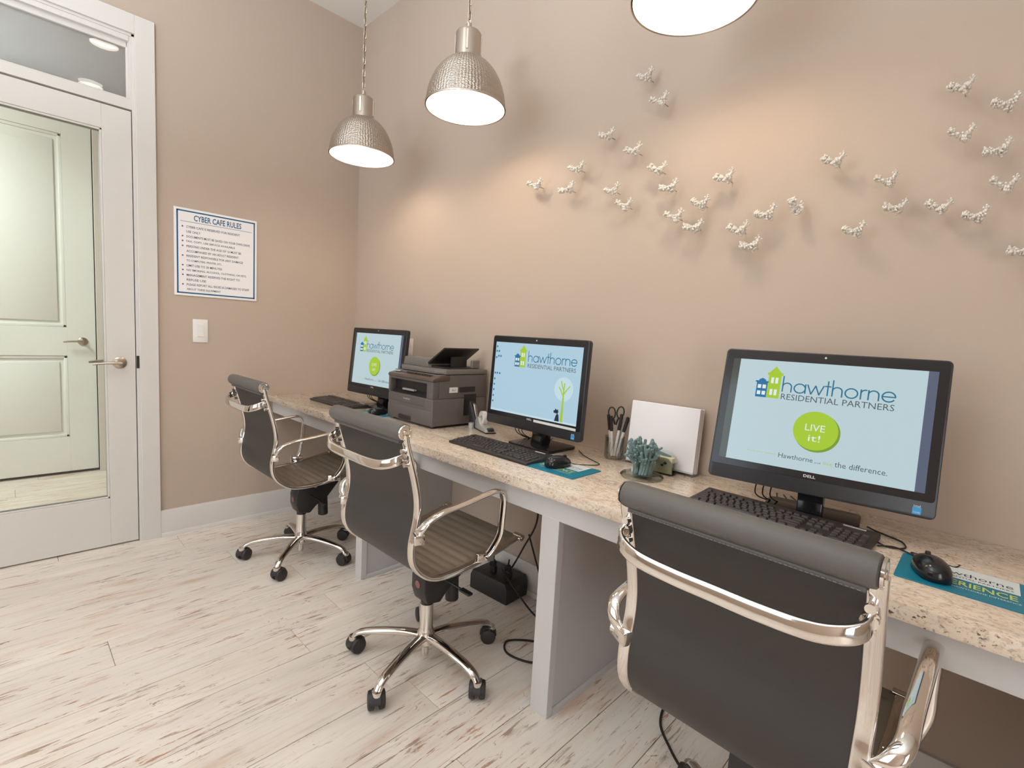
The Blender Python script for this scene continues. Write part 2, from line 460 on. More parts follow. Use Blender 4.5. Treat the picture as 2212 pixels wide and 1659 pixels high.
def hawthorne(x0, x1, y0, xh, M_, wgt=0.13):
    """the word drawn in round thin strokes; asc height 1.7 * xh"""
    L = []; x = 0.0; g = 0.26
    def add(*strokes): 
        for st in strokes: L.append([(x+p[0], p[1]) for p in st])
    def h():
        add([(0, 0), (0, 1.72)], [(0, 0.45)]+arc(0.40, 0.58, 0.40, 0.40, 180, 0)+[(0.80, 0)])
    h(); x += 0.80+g
    add(arc(0.5, 0.5, 0.5, 0.5, 0, 360, 28), [(1.0, 0), (1.0, 1.0)]); x += 1.0+g*0.7
    add([(0, 1), (0.35, 0), (0.7, 0.95), (1.05, 0), (1.4, 1)]); x += 1.4+g*0.4
    add([(0.25, 0), (0.25, 1.55)], [(0, 1), (0.5, 1)]); x += 0.5+g*0.6
    h(); x += 0.80+g
    add(arc(0.5, 0.5, 0.5, 0.5, 0, 360, 28)); x += 1.0+g
    add([(0, 0), (0, 1)], arc(0.38, 0.60, 0.38, 0.38, 180, 80, 8)); x += 0.42+g*0.7
    add([(0, 0), (0, 1)], [(0, 0.45)]+arc(0.40, 0.58, 0.40, 0.40, 180, 0)+[(0.80, 0)]); x += 0.80+g
    add(arc(0.5, 0.5, 0.5, 0.5, 0, 325, 26), [(0.0, 0.5), (1.0, 0.5)]); x += 1.0
    sx = (x1-x0)/x; b = B()
    for st in L: ribbon(b, [(x0+p[0]*sx, y0+p[1]*xh) for p in st], wgt*xh, M_)
    return b
def disc_pts(cx, cy, r, n=40, ry=None):
    return [(cx+r*math.cos(2*PI*i/n), cy+(ry or r)*math.sin(2*PI*i/n), 0) for i in range(n)]
def off(M_, d): return M_ @ Matrix.Translation((0, 0, d))

# ------------------------------------------------------------------ room shell
CH = 3.234
XE, YE = 5.2, -4.2      # right wall and wall behind the camera
DY0, DY1 = -2.225, -1.245  # opening for door + transom
b = B(); b.rng(-0.12, 0, DY1, 0, 0, CH); b.rng(-0.12, 0, YE, DY0, 0, CH); b.rng(-0.12, 0, DY0, DY1, 2.635, CH)
struct('wall_left', b, 'wall')
b = B(); b.rng(-0.12, XE, 0, 0.12, 0, CH); struct('wall_back', b, 'wall')
b = B(); b.rng(XE, XE+0.12, YE, 0, 2.1, CH); b.rng(XE, XE+0.12, YE, -3.8, 0, 2.1); b.rng(XE, XE+0.12, -2.4, 0, 0, 2.1)
struct('wall_right', b, 'wall')
b = B(); b.rng(0, 0.05, YE-0.12, YE, 0, CH); b.rng(2.55, XE, YE-0.12, YE, 0, CH); b.rng(0.05, 2.55, YE-0.12, YE, 0, 0.7); b.rng(0.05, 2.55, YE-0.12, YE, 2.8, CH)
struct('wall_front', b, 'wall')
b = B(); b.rng(-0.12, XE+0.12, YE-0.12, 0.12, CH, CH+0.1); struct('ceiling', b, 'ceil')
fl = B(); fl.rng(-1.85, XE+0.12, YE-0.12, 0.12, -0.10, -0.012)
floor = struct('floor', fl, 'gap')
# planks run towards the desk wall
PW = 0.185
pm = {}
def plank_mesh(wd, ln):
    k = (round(wd, 3), round(ln, 3))
    if k not in pm:
        q = B(); q.box((0, 0, -0.006), (wd-0.0022, ln-0.0014, 0.012), 0.0009, 1); pm[k] = q.mesh('plank', 'floor')
    return pm[k]
rp = random.Random(3)
x = 0.79-PW*14
while x < XE-0.05:
    yy = 0.0 - rp.uniform(0.15, 1.1)
    ys = [0.0, yy]
    while ys[-1] > YE: ys.append(max(YE, ys[-1]-1.22))
    x0 = max(x, -1.80); x1 = min(x+PW, XE)
    for k in range(len(ys)-1):
        ya, yb = ys[k], ys[k+1]
        if x1 < -0.1 and (ya < -3.2): continue
        if x1-x0 < 0.03 or ya-yb < 0.03: continue
        link('plank', plank_mesh(x1-x0, ya-yb), floor, ((x0+x1)/2, (ya+yb)/2, 0))
    x += PW
# baseboards
def base_prof(t=0.016, h=0.150): return [(0, 0), (t+0.012, 0), (t+0.012, 0.010), (t+0.006, 0.020), (t, 0.022), (t, h-0.012), (t-0.004, h), (0, h)]
b = B(); b.prism([(p[0], p[1]) for p in base_prof()], 1.162, 'y', -0.581)
struct('baseboard_left', b, 'trim')
b = B(); b.prism([(-p[0], p[1]) for p in base_prof()], XE, 'x', XE/2)
struct('baseboard_back', b, 'trim')
b = B(); b.prism([(XE-p[0], p[1]) for p in base_prof()], 2.4, 'y', -1.2); struct('baseboard_right', b, 'trim')

# hallway beyond the glass door
HX = -1.676
b = B(); b.rng(HX-0.12, HX, -1.19, -0.4, 0, 2.85); b.rng(HX-0.12, HX, -3.2, -2.2, 0, 2.85); b.rng(HX-0.12, HX, -2.2, -1.19, 2.66, 2.85)
struct('wall_hallway', b, 'wall')
b = B(); b.rng(HX-0.12, -0.12, -0.42, -0.3, 0, 2.85); struct('wall_hallway_end', b, 'wall')
b = B(); b.rng(HX-0.12, -0.12, -3.3, -3.2, 0, 2.85); struct('wall_hallway_far', b, 'wall')
b = B(); b.rng(HX-0.12, -0.12, -3.3, -0.3, 2.85, 2.95); struct('ceiling_hallway', b, 'hallceil')
d2 = sempty('door_2', (HX-0.032, -1.70, 0), 'white two panel hallway door seen through the glass door')
b = B()
y0, y1, zt = -2.13, -1.246, 2.60
stile = 0.165
zs = [0.022, 0.287, 0.905, 1.115, 2.50, zt]
for (a, c) in ((y1-stile, y1), (y0, y0+stile)): b.rng(-0.03, 0.012, a+1.70, c+1.70, 0.022, zt, 0.001, 1)
for (a, c) in ((zs[0], zs[1]), (zs[2], zs[3]), (zs[4], zs[5])): b.rng(-0.03, 0.012, y0+stile+1.70, y1-stile+1.70, a, c, 0.001, 1)
obj('door_leaf', b, 'halldoor', d2)
for (a, c) in ((zs[1], zs[2]), (zs[3], zs[4])):
    b = B(); ya, yb = y0+stile+1.70, y1-stile+1.70
    # sunken sticking + raised field
    b.rng(-0.03, -0.004, ya, yb, a, c)
    b.box(((0.000), (ya+yb)/2, (a+c)/2), (0.014, yb-ya-0.09, c-a-0.09), 0.006, 2)
    for (p, q, r, s_) in ((ya, ya+0.022, a, c), (yb-0.022, yb, a, c), (ya, yb, a, a+0.022), (ya, yb, c-0.022, c)): b.rng(-0.02, 0.006, p, q, r, s_, 0.005, 2)
    obj('door_panel', b, 'halldoor', d2)
def lever(parent, cx, cy, cz, sgn, out=1, mat='satin'):
    """lever on a wall plane x=const; sgn: lever direction along y, out: +1 towards +x"""
    hb = B()
    hb.lathe([(0, 0.012), (0.022, 0.011), (0.030, 0.006), (0.031, 0), (0, 0)], 24, M_=Matrix.Translation((cx, cy, cz)) @ Matrix.Rotation(R(90*out), 4, 'Y'))
    hb.cyl((cx, cy, cz), (cx+0.052*out, cy, cz), 0.010, 12)
    pth = cr([(cx+0.050*out, cy-0.002*sgn, cz), (cx+0.054*out, cy+0.025*sgn, cz+0.002), (cx+0.052*out, cy+0.07*sgn, cz+0.001), (cx+0.050*out, cy+0.115*sgn, cz-0.004)], 5)
    n = len(pth)
    hb.sweep(pth, [(0.0095*math.cos(a), 0.007*math.sin(a)) for a in [2*PI*i/10 for i in range(10)]], scale=[1.25-0.45*i/(n-1) for i in range(n)])
    return obj('lever_handle', hb, mat, parent)
b = B(); b.rng(-0.10, -0.02, -0.50, 0.50, 0.0, 0.012); b.rng(-0.10, -0.09, -0.50, 0.51, 0.0, 2.66); obj('threshold_dark_backing', b, 'prdark', d2)  # dark strip and sheet standing for the shade under and behind the door
lever(d2, 0.012, -1.322+1.70, 1.013, -1)
b = B(); b.rng(HX, HX+0.018, -1.243, -1.165, 0, 2.72, 0.002, 1); b.rng(HX, HX+0.018, -2.22, -1.243, 2.63, 2.72, 0.002, 1); b.rng(HX, HX+0.018, -2.22, -2.14, 0, 2.63, 0.002, 1)
struct('trim_2', b, 'trim')
b = B(); b.prism([(HX+p[0], p[1]) for p in base_prof()], 0.74, 'y', -0.795); struct('baseboard_hallway', b, 'trim')

# casing, jambs, transom bar (trim_1)
b = B()
b.rng(0, 0.018, DY1, -1.162, 0, 2.726, 0.0015, 1)
b.rng(0, 0.018, DY0-0.083, DY0, 0, 2.726, 0.0015, 1)
b.rng(0, 0.018, DY0, DY1, 2.635, 2.726, 0.0015, 1)
b.rng(-0.12, 0.006, -1.2585, DY1+0.0005, 0, 2.635, 0.001, 1)      # jamb
b.rng(-0.12, 0.006, DY0, DY0+0.0135, 0, 2.635, 0.001, 1)
b.rng(-0.12, 0.006, DY0, DY1, 2.622, 2.6355, 0.001, 1)
b.rng(-0.12, 0.004, DY0, DY1, 2.270, 2.318, 0.001, 1)      # transom bar
b.rng(-0.03, 0.001, -1.268, -1.258, 2.318, 2.622, 0.001, 1)
b.rng(-0.03, 0.001, DY0+0.012, DY1-0.02, 2.598, 2.624, 0.001, 1)
b.rng(-0.09, -0.05, -1.272, -1.262, 0, 2.264, 0.001, 1)    # stop
struct('trim_1', b, 'trim', label='white painted door casing with a transom bar')
b = B(); b.rng(0.0045, 0.0070, -1.2585, -1.2465, 0.955, 1.022, 0.0005, 1)
st_ = obj('strike_plate', b, 'prdark', bpy.data.objects['trim_1'])
# transom window
w1 = sempty('window_1', (0, -1.7, 2.45), 'transom window above the glass door')
b = B(); yo, zo = 1.7, -2.45
b.rng(-0.05, -0.022, -1.276+yo, -1.262+yo, 2.318+zo, 2.60+zo, 0.002, 1)
b.rng(-0.05, -0.022, DY0+0.014+yo, DY0+0.03+yo, 2.318+zo, 2.60+zo, 0.002, 1)
b.rng(-0.05, -0.022, DY0+0.02+yo, -1.27+yo, 2.318+zo, 2.332+zo, 0.002, 1)
b.rng(-0.05, -0.022, DY0+0.02+yo, -1.27+yo, 2.572+zo, 2.60+zo, 0.002, 1)
obj('window_frame', b, 'trim', w1)
b = B(); b.rng(-0.0365, -0.0345, DY0+0.022+yo, -1.27+yo, 2.325+zo, 2.58+zo); obj('glass_pane', b, 'glass2', w1)
b = B(); b.box((0, 0, 0), (0.002, 0.93, 0.255)); o = obj('glass_pane', b, 'glass2', w1, (-0.047, -1.737+yo, 2.4525+zo), (0, R(0.35), 0))

# glass door (door_1)
d1 = sempty('door_1', (0, -1.7, 0), 'white framed full glass door, closed')
LY1, LY0, LZ = -1.262, -2.205, 2.262
GY1, GY0, GZ0, GZ1 = -1.380, -2.087, 0.264, 2.145
yo = 1.7
b = B()
b.rng(-0.045, 0.0, GY1+yo, LY1+yo, 0.008, LZ, 0.0015, 1)
b.rng(-0.045, 0.0, LY0+yo, GY0+yo, 0.008, LZ, 0.0015, 1)
b.rng(-0.045, 0.0, GY0+yo, GY1+yo, 0.008, GZ0, 0.0015, 1)
b.rng(-0.045, 0.0, GY0+yo, GY1+yo, GZ1, LZ, 0.0015, 1)
obj('door_frame', b, 'trim', d1)
b = B()
for xx in (-0.006, -0.042):
    b.rng(xx-0.003, xx+0.003, GY1-0.010+yo, GY1+yo, GZ0, GZ1, 0.002, 1)
    b.rng(xx-0.003, xx+0.003, GY0+yo, GY0+0.010+yo, GZ0, GZ1, 0.002, 1)
    b.rng(xx-0.003, xx+0.003, GY0+yo, GY1+yo, GZ0, GZ0+0.010, 0.002, 1)
    b.rng(xx-0.003, xx+0.003, GY0+yo, GY1+yo, GZ1-0.010, GZ1, 0.002, 1)
obj('glazing_bead', b, 'trim', d1)
b = B(); b.rng(-0.026, -0.020, GY0+yo, GY1+yo, GZ0, GZ1); obj('glass_pane', b, 'glass', d1)
lever(d1, 0.0, -1.329+yo, 0.985, -1, 1)
lever(d1, -0.045, -1.329+yo, 0.985, -1, -1)

# frame of the added window behind the camera, reflected in the chrome
w2 = sempty('added_window', (1.30, YE, 1.75))
b = B()
for a in (-1.25, -0.42, 0.42, 1.25): b.rng(a-0.025, a+0.025, -0.05, 0.02, -1.05, 1.05)
for a in (-1.03, 0.45, 1.03): b.rng(-1.25, 1.25, -0.05, 0.02, a-0.02, a+0.02)
obj('window_frame', b, 'trim', w2)

# ------------------------------------------------------------------ recessed ceiling lights
dl_lab = ['recessed ceiling light whose reflection shows higher in the transom glass', 'recessed ceiling light whose reflection shows lower in the transom glass',
          'added unseen fill light in the ceiling behind the camera, left', 'added unseen fill light in the ceiling behind the camera, middle', 'added unseen fill light in the ceiling behind the camera, far right']
ring_me = lens_me = None
for i, (x, y) in enumerate(((1.67, -1.15), (2.65, -1.13), (1.3, -3.1), (2.7, -3.1))):  # last two are unseen, added only to light the room
    t = thing('recessed_light', dl_lab[i], 'ceiling light', (x, y, CH), 0, 'recessed lights in the ceiling')
    if ring_me is None:
        q = B(); q.lathe([(0.085, -0.002), (0.088, -0.006), (0.108, -0.006), (0.112, 0.0), (0.085, 0.0)], 36); ring_me = q.mesh('trim_ring', 'white')
        q = B(); q.lathe([(0, -0.003), (0.086, -0.003)], 36); lens_me = q.mesh('lens', 'down')
    link('trim_ring', ring_me, t); link('lens', lens_me, t)

# ------------------------------------------------------------------ pendants
PR = 0.165
def pendant(x, y, z, label):
    t = thing('pendant_light', label, 'pendant light', (x, y, z), 0, 'three hammered metal pendants over the desk')
    prof = []
    for k in range(25):
        s_ = k/24; zz = 0.190*s_
        r_k = 0.052 + (PR-0.052)*max(0.0, 1-s_**1.9)**0.62
        prof.append((r_k, zz))
    if 'shade' not in pm:
        q = B(); q.lathe(prof, 64, uv=(78, 30)); q.lathe([(PR, 0), (PR+0.003, -0.003), (PR+0.003, 0.004), (PR, 0.006)], 64)
        pm['shade'] = q.mesh('lamp_shade', 'hammer', 60)
        q = B(); q.lathe([(p[0]-0.003, p[1]-0.002) for p in prof], 64); pm['lin'] = q.mesh('shade_lining', 'shadein', 60)
        q = B(); q.ball((0, 0, 0.085), 0.045, 2, (1, 1, 1.15)); pm['dif'] = q.mesh('bulb', 'pend'); q = B(); q.cyl((0, 0, 0.123), (0, 0, 0.186), 0.020, 20); pm['soc'] = q.mesh('bulb_socket', 'white')
        q = B(); q.lathe([(0.055, 0.178), (0.056, 0.184), (0.0535, 0.190), (0.053, 0.286), (0.049, 0.294), (0.012, 0.312), (0.010, 0.330), (0, 0.330)], 40)
        for k in range(4):
            a = R(45+90*k); q.box((0.0535*math.cos(a), 0.0535*math.sin(a), 0.245), (0.004, 0.010, 0.075), 0.001, 1, rot=Matrix.Rotation(a, 4, 'Z').to_4x4())
        pm['cap'] = q.mesh('socket_cap', 'nickel')
        q = B(); q.tube([Vector((0.011*math.cos(a), 0, 0.339+0.011*math.sin(a))) for a in [2*PI*i/14 for i in range(14)]], 0.0022, 6, closed=True); pm['loop'] = q.mesh('hanging_loop', 'nickel')
        q = B()
        lk = [Vector((0.0075*math.cos(a), 0, (0.0110 if math.sin(a) > 0 else -0.0110)+0.0075*math.sin(a))) for a in [2*PI*(i+0.5)/12 for i in range(12)]]
        q.tube(lk, 0.0021, 6, closed=True); pm['lk'] = q.mesh('chain_link', 'chain')
        q = B(); q.lathe([(0, -0.028), (0.012, -0.028), (0.016, -0.020), (0.055, -0.012), (0.060, 0.0), (0, 0)], 32); pm['can'] = q.mesh('canopy', 'nickel')
    link('lamp_shade', pm['shade'], t); link('shade_lining', pm['lin'], t); link('bulb', pm['dif'], t); link('bulb_socket', pm['soc'], t); link('socket_cap', pm['cap'], t); link('hanging_loop', pm['loop'], t)
    top = CH - z
    link('canopy', pm['can'], t, (0, 0, top))
    q = B(); n = 18
    q.tube([(0.003*math.sin(i*1.7), 0.003*math.cos(i*1.7), 0.330+(top-0.02-0.330)*i/n) for i in range(n+1)], 0.0016, 5)
    ch = obj('chain', q, 'cable', t)
    zz = 0.358; k = 0
    while zz < top-0.03:
        link('chain_link', pm['lk'], ch, (0, 0, zz), (0, 0, R(90)*(k % 2)+0.3)); zz += 0.0310; k += 1
    return t
pendant(0.761, -0.397, 2.137, 'hammered metal dome pendant on chain nearest the room corner')
pendant(1.587, -0.385, 2.168, 'hammered metal dome pendant in the middle, above the second computer')
pendant(2.587, -0.430, 2.172, 'largest looking dome pendant cut off by the top edge of the photo')

# ------------------------------------------------------------------ desk
HD, DD = 0.778, 0.589
b = B(); b.rng(0.001, 4.6, -DD, -0.001, HD-0.036, HD, 0.003, 2)
ct = obj('countertop', b, 'granite'); tag(ct, 'long polished cream granite countertop along the wall', 'countertop')
dk = thing('desk_base', 'white painted built-in desk base with apron and posts under the granite', 'desk', (0, -0.56, 0))
yo = 0.56
b = B(); b.rng(0.001, 4.6, -0.560+yo, -0.540+yo, 0.668, HD-0.036, 0.0012, 1); obj('apron', b, 'desk', dk)
for i, (xa, xb) in enumerate(((1.098, 1.156), (2.279, 2.351), (3.462, 3.534))):
    b = B(); b.rng(xa, xb, -0.561+yo, -0.530+yo, 0.0, 0.672, 0.0015, 1); obj('post', b, 'desk', dk)
    b = B(); b.rng(xa+0.006, xb-0.008, -0.531+yo, -0.001+yo, 0.0, HD-0.037, 0.0, 1); obj('side_panel', b, 'panel', dk)
    b = B()
    b.prism([(0, 0), (0.012, 0), (0.010, 0.012), (0.003, 0.018), (0, 0.018)], 0.50, 'y', -0.28+yo, M_=Matrix.Translation((xb-0.008, 0, 0)))
    b.prism([(0, 0), (-0.012, 0), (-0.010, 0.012), (-0.003, 0.018), (0, 0.018)], 0.50, 'y', -0.28+yo, M_=Matrix.Translation((xa+0.006, 0, 0)))
    obj('shoe_moulding', b, 'desk', dk)

# ------------------------------------------------------------------ office chairs
HW = 0.209
RAIL = [(-0.268, 0.935), (-0.262, 0.905), (-0.247, 0.855), (-0.228, 0.790), (-0.215, 0.727), (-0.214, 0.675), (-0.222, 0.630), (-0.230, 0.585), (-0.226, 0.535), (-0.200, 0.492), (-0.155, 0.460), (-0.10, 0.447), (-0.03, 0.446), (0.06, 0.455), (0.15, 0.468), (0.22, 0.482), (0.256, 0.489)]
def smooth2(pts, n=6): return [(p.y, p.z) for p in cr([(0, a, b_) for a, b_ in pts], n)]
RP = smooth2(RAIL)
ARM = [(-0.222, 0.622), (-0.224, 0.645), (-0.205, 0.671), (-0.150, 0.688), (-0.066, 0.697), (0.020, 0.708), (0.070, 0.713), (0.100, 0.703), (0.113, 0.672), (0.110, 0.610), (0.104, 0.555), (0.090, 0.508), (0.070, 0.478)]
def rsec(a, b_, n=3, r=0.35):
    return rrect(a, b_, min(a, b_)*r, n)
def chair_meshes():
    c = {}
    for sg in (-1, 1):
        q = B(); q.sweep([(sg*HW, y, z) for y, z in RP], rsec(0.027, 0.015), fixed=(1, 0, 0)); c['rail%d' % sg] = q.mesh('side_rail', 'chrome', 50)
    # sling: back face smooth, front face ribbed
    q = B(); b2 = bmesh.new(); P = [Vector((0, y, z)) for y, z in smooth2(RAIL, 14)]
    # arc length
    S = [0.0]
    for i in range(1, len(P)): S.append(S[-1]+(P[i]-P[i-1]).length)
    tot = S[-1]; rib = 0.036; rows = []
    for i in range(len(P)):
        t = (P[min(i+1, len(P)-1)]-P[max(i-1, 0)]).normalized(); nn = Vector((1, 0, 0)).cross(t)
        ph = (S[i] % rib)/rib; hgt = 0.0060*(abs(math.sin(PI*ph))**0.6)
        edge = 1.0 if 0.03 < S[i] < tot-0.03 else 0.0
        rows.append((P[i], nn, hgt*edge))
    xs = [-0.197, -0.185, -0.178, 0.178, 0.185, 0.197]
    fr, bk = [], []
    for p, nn, hg in rows:
        fr.append([b2.verts.new(p+nn*(0.003+(hg if abs(xx) < 0.18 else 0))+Vector((xx, 0, 0))) for xx in xs])
        bk.append([b2.verts.new(p-nn*0.003+Vector((xx, 0, 0))) for xx in xs])
    for i in range(len(rows)-1):
        for j in range(len(xs)-1):
            b2.faces.new((fr[i][j], fr[i][j+1], fr[i+1][j+1], fr[i+1][j])); b2.faces.new((bk[i][j], bk[i+1][j], bk[i+1][j+1], bk[i][j+1]))
        b2.faces.new((fr[i][0], fr[i+1][0], bk[i+1][0], bk[i][0])); b2.faces.new((fr[i][-1], bk[i][-1], bk[i+1][-1], fr[i+1][-1]))
    bmesh.ops.recalc_face_normals(b2, faces=b2.faces[:])
    # split the sling into backrest and seat at the lowest rear of the curve
    me = bpy.data.meshes.new('x'); b2.to_mesh(me); b2.free()
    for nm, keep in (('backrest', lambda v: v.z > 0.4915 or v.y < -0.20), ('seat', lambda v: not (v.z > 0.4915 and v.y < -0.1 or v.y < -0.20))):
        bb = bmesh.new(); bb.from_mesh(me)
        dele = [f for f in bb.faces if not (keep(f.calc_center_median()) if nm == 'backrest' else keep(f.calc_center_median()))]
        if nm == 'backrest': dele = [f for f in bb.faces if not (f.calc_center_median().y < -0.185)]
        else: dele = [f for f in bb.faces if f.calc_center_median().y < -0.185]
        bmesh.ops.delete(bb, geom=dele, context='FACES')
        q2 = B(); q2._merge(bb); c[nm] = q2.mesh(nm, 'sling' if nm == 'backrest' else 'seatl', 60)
    bpy.data.meshes.remove(me)
    # top roll
    q = B(); rr = 0.0265
    prof = [(0, -0.213), (rr*0.75, -0.213), (rr*0.95, -0.209), (rr, -0.202), (rr, 0.202), (rr*0.95, 0.209), (rr*0.75, 0.213), (0, 0.213)]
    q.lathe(prof, 28, M_=Matrix.Translation((0, -0.270, 0.941)) @ Matrix.Rotation(R(90), 4, 'Y'))
    q.sweep([(-0.197, -0.275, 0.912), (0.197, -0.275, 0.912)], rsec(0.010, 0.012), fixed=(0, 0, 1))
    c['roll'] = q.mesh('headrest_roll', 'leather', 40)
    q = B()
    for i in range(52):
        xx = -0.19+0.38*i/51; q.box((xx, -0.283, 0.9105), (0.0045, 0.0012, 0.0014))
    c['stitch'] = q.mesh('stitching', 'stitch')
    for sg in (-1, 1):
        q = B(); q.lathe([(0, 0.004), (0.006, 0.004), (0.008, 0.001), (0.017, 0.001), (0.019, 0.004), (0.022, 0.004), (0.0235, 0), (0, 0)], 24, M_=Matrix.Translation((sg*0.213, -0.270, 0.941)) @ Matrix.Rotation(R(90*sg), 4, 'Y'))
        c['cap%d' % sg] = q.mesh('end_cap', 'chrome')
        # front roll cap
        q = B(); q.cyl((sg*0.19, 0.256, 0.489), (sg*0.228, 0.256, 0.489), 0.0125, 16); q.cyl((sg*0.228, 0.256, 0.489), (sg*0.231, 0.256, 0.489), 0.006, 12)
        c['fcap%d' % sg] = q.mesh('front_cap', 'chrome')
        # arm
        q = B()
        pts = []
        for i, (y, z) in enumerate(ARM):
            k = i/(len(ARM)-1)
            xo = HW+0.048
            if i < 3: xo = HW+(0.020, 0.036, 0.048)[i]
            if i > len(ARM)-3: xo = HW+(0.034, 0.024)[i-(len(ARM)-2)]
            pts.append((sg*xo, y, z))
        q.sweep(cr(pts, 6), [(0.015*math.cos(a)*1.0, 0.0075*math.sin(a)) for a in [2*PI*i/14 for i in range(14)]], fixed=(1, 0, 0))
        c['arm%d' % sg] = q.mesh('armrest', 'chrome', 60)
        for bi, (y, z, a) in enumerate(((-0.222, 0.618, 20), (0.066, 0.472, -75))):
            q = B()
            q.prism([(-0.030, -0.017), (0.030, -0.010), (0.034, 0.0), (0.030, 0.012), (-0.030, 0.017)], 0.030, 'z', 0, bev=0.003, M_=Matrix.Translation((sg*(HW+0.016), y, z)) @ Matrix.Rotation(R(90), 4, 'Y').to_4x4() @ Matrix.Rotation(R(a), 4, 'X') @ Matrix.Rotation(R(90), 4, 'Y'))
            q.cyl((sg*(HW-0.004), y, z), (sg*(HW+0.040), y, z), 0.009, 14)
            c['brk%d%d' % (sg, bi)] = q.mesh('arm_bracket', 'chrome')
    q = B()
    half = [(0.207, -0.262, 0.868), (0.203, -0.290, 0.857), (0.180, -0.308, 0.847), (0.140, -0.317, 0.839), (0.07, -0.320, 0.836)]
    pts = [(-a, y, z) for a, y, z in half]+[(0, -0.320, 0.836)]+[(a, y, z) for a, y, z in half[::-1]]
    q.sweep(cr(pts, 5), rsec(0.030, 0.010, 3, 0.45), fixed=(0, 0.12, 1))
    for sg in (-1, 1):
        for z, y in ((0.885, -0.262), (0.842, -0.251)): q.cyl((sg*0.205, y, z), (sg*0.205, y-0.014, z), 0.0075, 12)
        q.cyl((sg*0.205, -0.262, 0.866), (sg*0.205, -0.275, 0.866), 0.012, 12)
    c['brace'] = q.mesh('back_brace', 'chrome', 40)
    q = B()
    q.cyl((-HW, -0.02, 0.438), (HW, -0.02, 0.438), 0.009, 10); q.cyl((-HW, 0.12, 0.452), (HW, 0.12, 0.452), 0.009, 10)
    c['cross'] = q.mesh('cross_bar', 'chrome')
    q = B()
    q.prism([(-0.045, 0.345), (-0.045, 0.295), (-0.030, 0.250), (0.030, 0.238), (0.065, 0.275), (0.13, 0.315), (0.19, 0.385), (0.19, 0.430), (0.09, 0.440), (-0.02, 0.425)], 0.085, 'x', 0, bev=0.008)
    q.box((0, 0.06, 0.425), (0.24, 0.17, 0.022), 0.006, 2, rot=Matrix.Rotation(R(4), 4, 'X').to_4x4())
    q.cyl((0, 0.115, 0.33), (0, 0.120, 0.205), 0.026, 18); q.ball((0, 0.120, 0.208), 0.026, 2, (1, 1, 0.45))
    c['mech'] = q.mesh('tilt_mechanism', 'blackp')
    q = B(); q.tube(cr([(0.03, 0.03, 0.335), (0.08, 0.03, 0.335), (0.12, 0.035, 0.332), (0.155, 0.04, 0.328)], 4), 0.004, 8); q.box((0.165, 0.042, 0.326), (0.055, 0.022, 0.010), 0.004, 2)
    c['lev'] = q.mesh('height_lever', 'blackp')
    q = B(); q.lathe([(0, 0.0015), (0.014, 0.0015), (0.014, 0), (0, 0)], 20, M_=Matrix.Translation((0.0, -0.0455, 0.318)) @ Matrix.Rotation(R(90), 4, 'X'))
    c['mark'] = q.mesh('warning_label', 'pinkmark')
    q = B(); q.lathe([(0, 0.262), (0.0135, 0.262), (0.0135, 0.245), (0.024, 0.245), (0.024, 0.232), (0.0, 0.232)], 24); c['collar'] = q.mesh('collar', 'blackg')
    q = B(); q.lathe([(0, 0.232), (0.0245, 0.232), (0.0255, 0.14), (0.030, 0.125), (0.034, 0.112), (0.034, 0.078), (0.026, 0.070), (0.014, 0.070), (0.014, 0.030), (0.011, 0.026), (0, 0.026)], 28); c['gas'] = q.mesh('gas_lift', 'chrome')
    q = B(); pth = cr([(0.020, 0, 0.104), (0.08, 0, 0.108), (0.16, 0, 0.103), (0.225, 0, 0.094), (0.262, 0, 0.082), (0.280, 0, 0.062)], 5); n = len(pth)
    q.sweep(pth, [(0.019*math.cos(a), 0.0125*math.sin(a)) for a in [2*PI*i/14 for i in range(14)]], fixed=(0, 1, 0), scale=[1.15-0.38*i/(n-1) for i in range(n)])
    q.lathe([(0, 0.070), (0.016, 0.068), (0.0175, 0.055), (0.016, 0.052), (0, 0.052)], 16, c=(0.281, 0, 0))
    c['spoke'] = q.mesh('base_spoke', 'chrome', 60)
    q = B()
    for sg in (-1, 1):
        q.lathe([(0, 0.011), (0.018, 0.011), (0.0255, 0.009), (0.0275, 0.004), (0.0275, -0.006), (0.022, -0.008), (0, -0.008)], 22, M_=Matrix.Translation((-0.010, sg*0.014, 0.0275)) @ Matrix.Rotation(R(-90*sg), 4, 'X'))
    hood = [(-0.041+0.0, 0.030)]+[(-0.010+0.031*math.cos(R(a)), 0.0275+0.031*math.sin(R(a))) for a in range(170, -1, -17)]+[(0.008, 0.0275), (0.0, 0.045), (-0.02, 0.045)]
    q.prism([(p[0], p[1]) for p in hood], 0.026, 'y', 0, bev=0.002, seg=1)
    q.cyl((0, 0, 0.05), (0, 0, 0.062), 0.008, 10)
    c['caster'] = q.mesh('caster', 'caster', 40)
    return c
CM = chair_meshes()
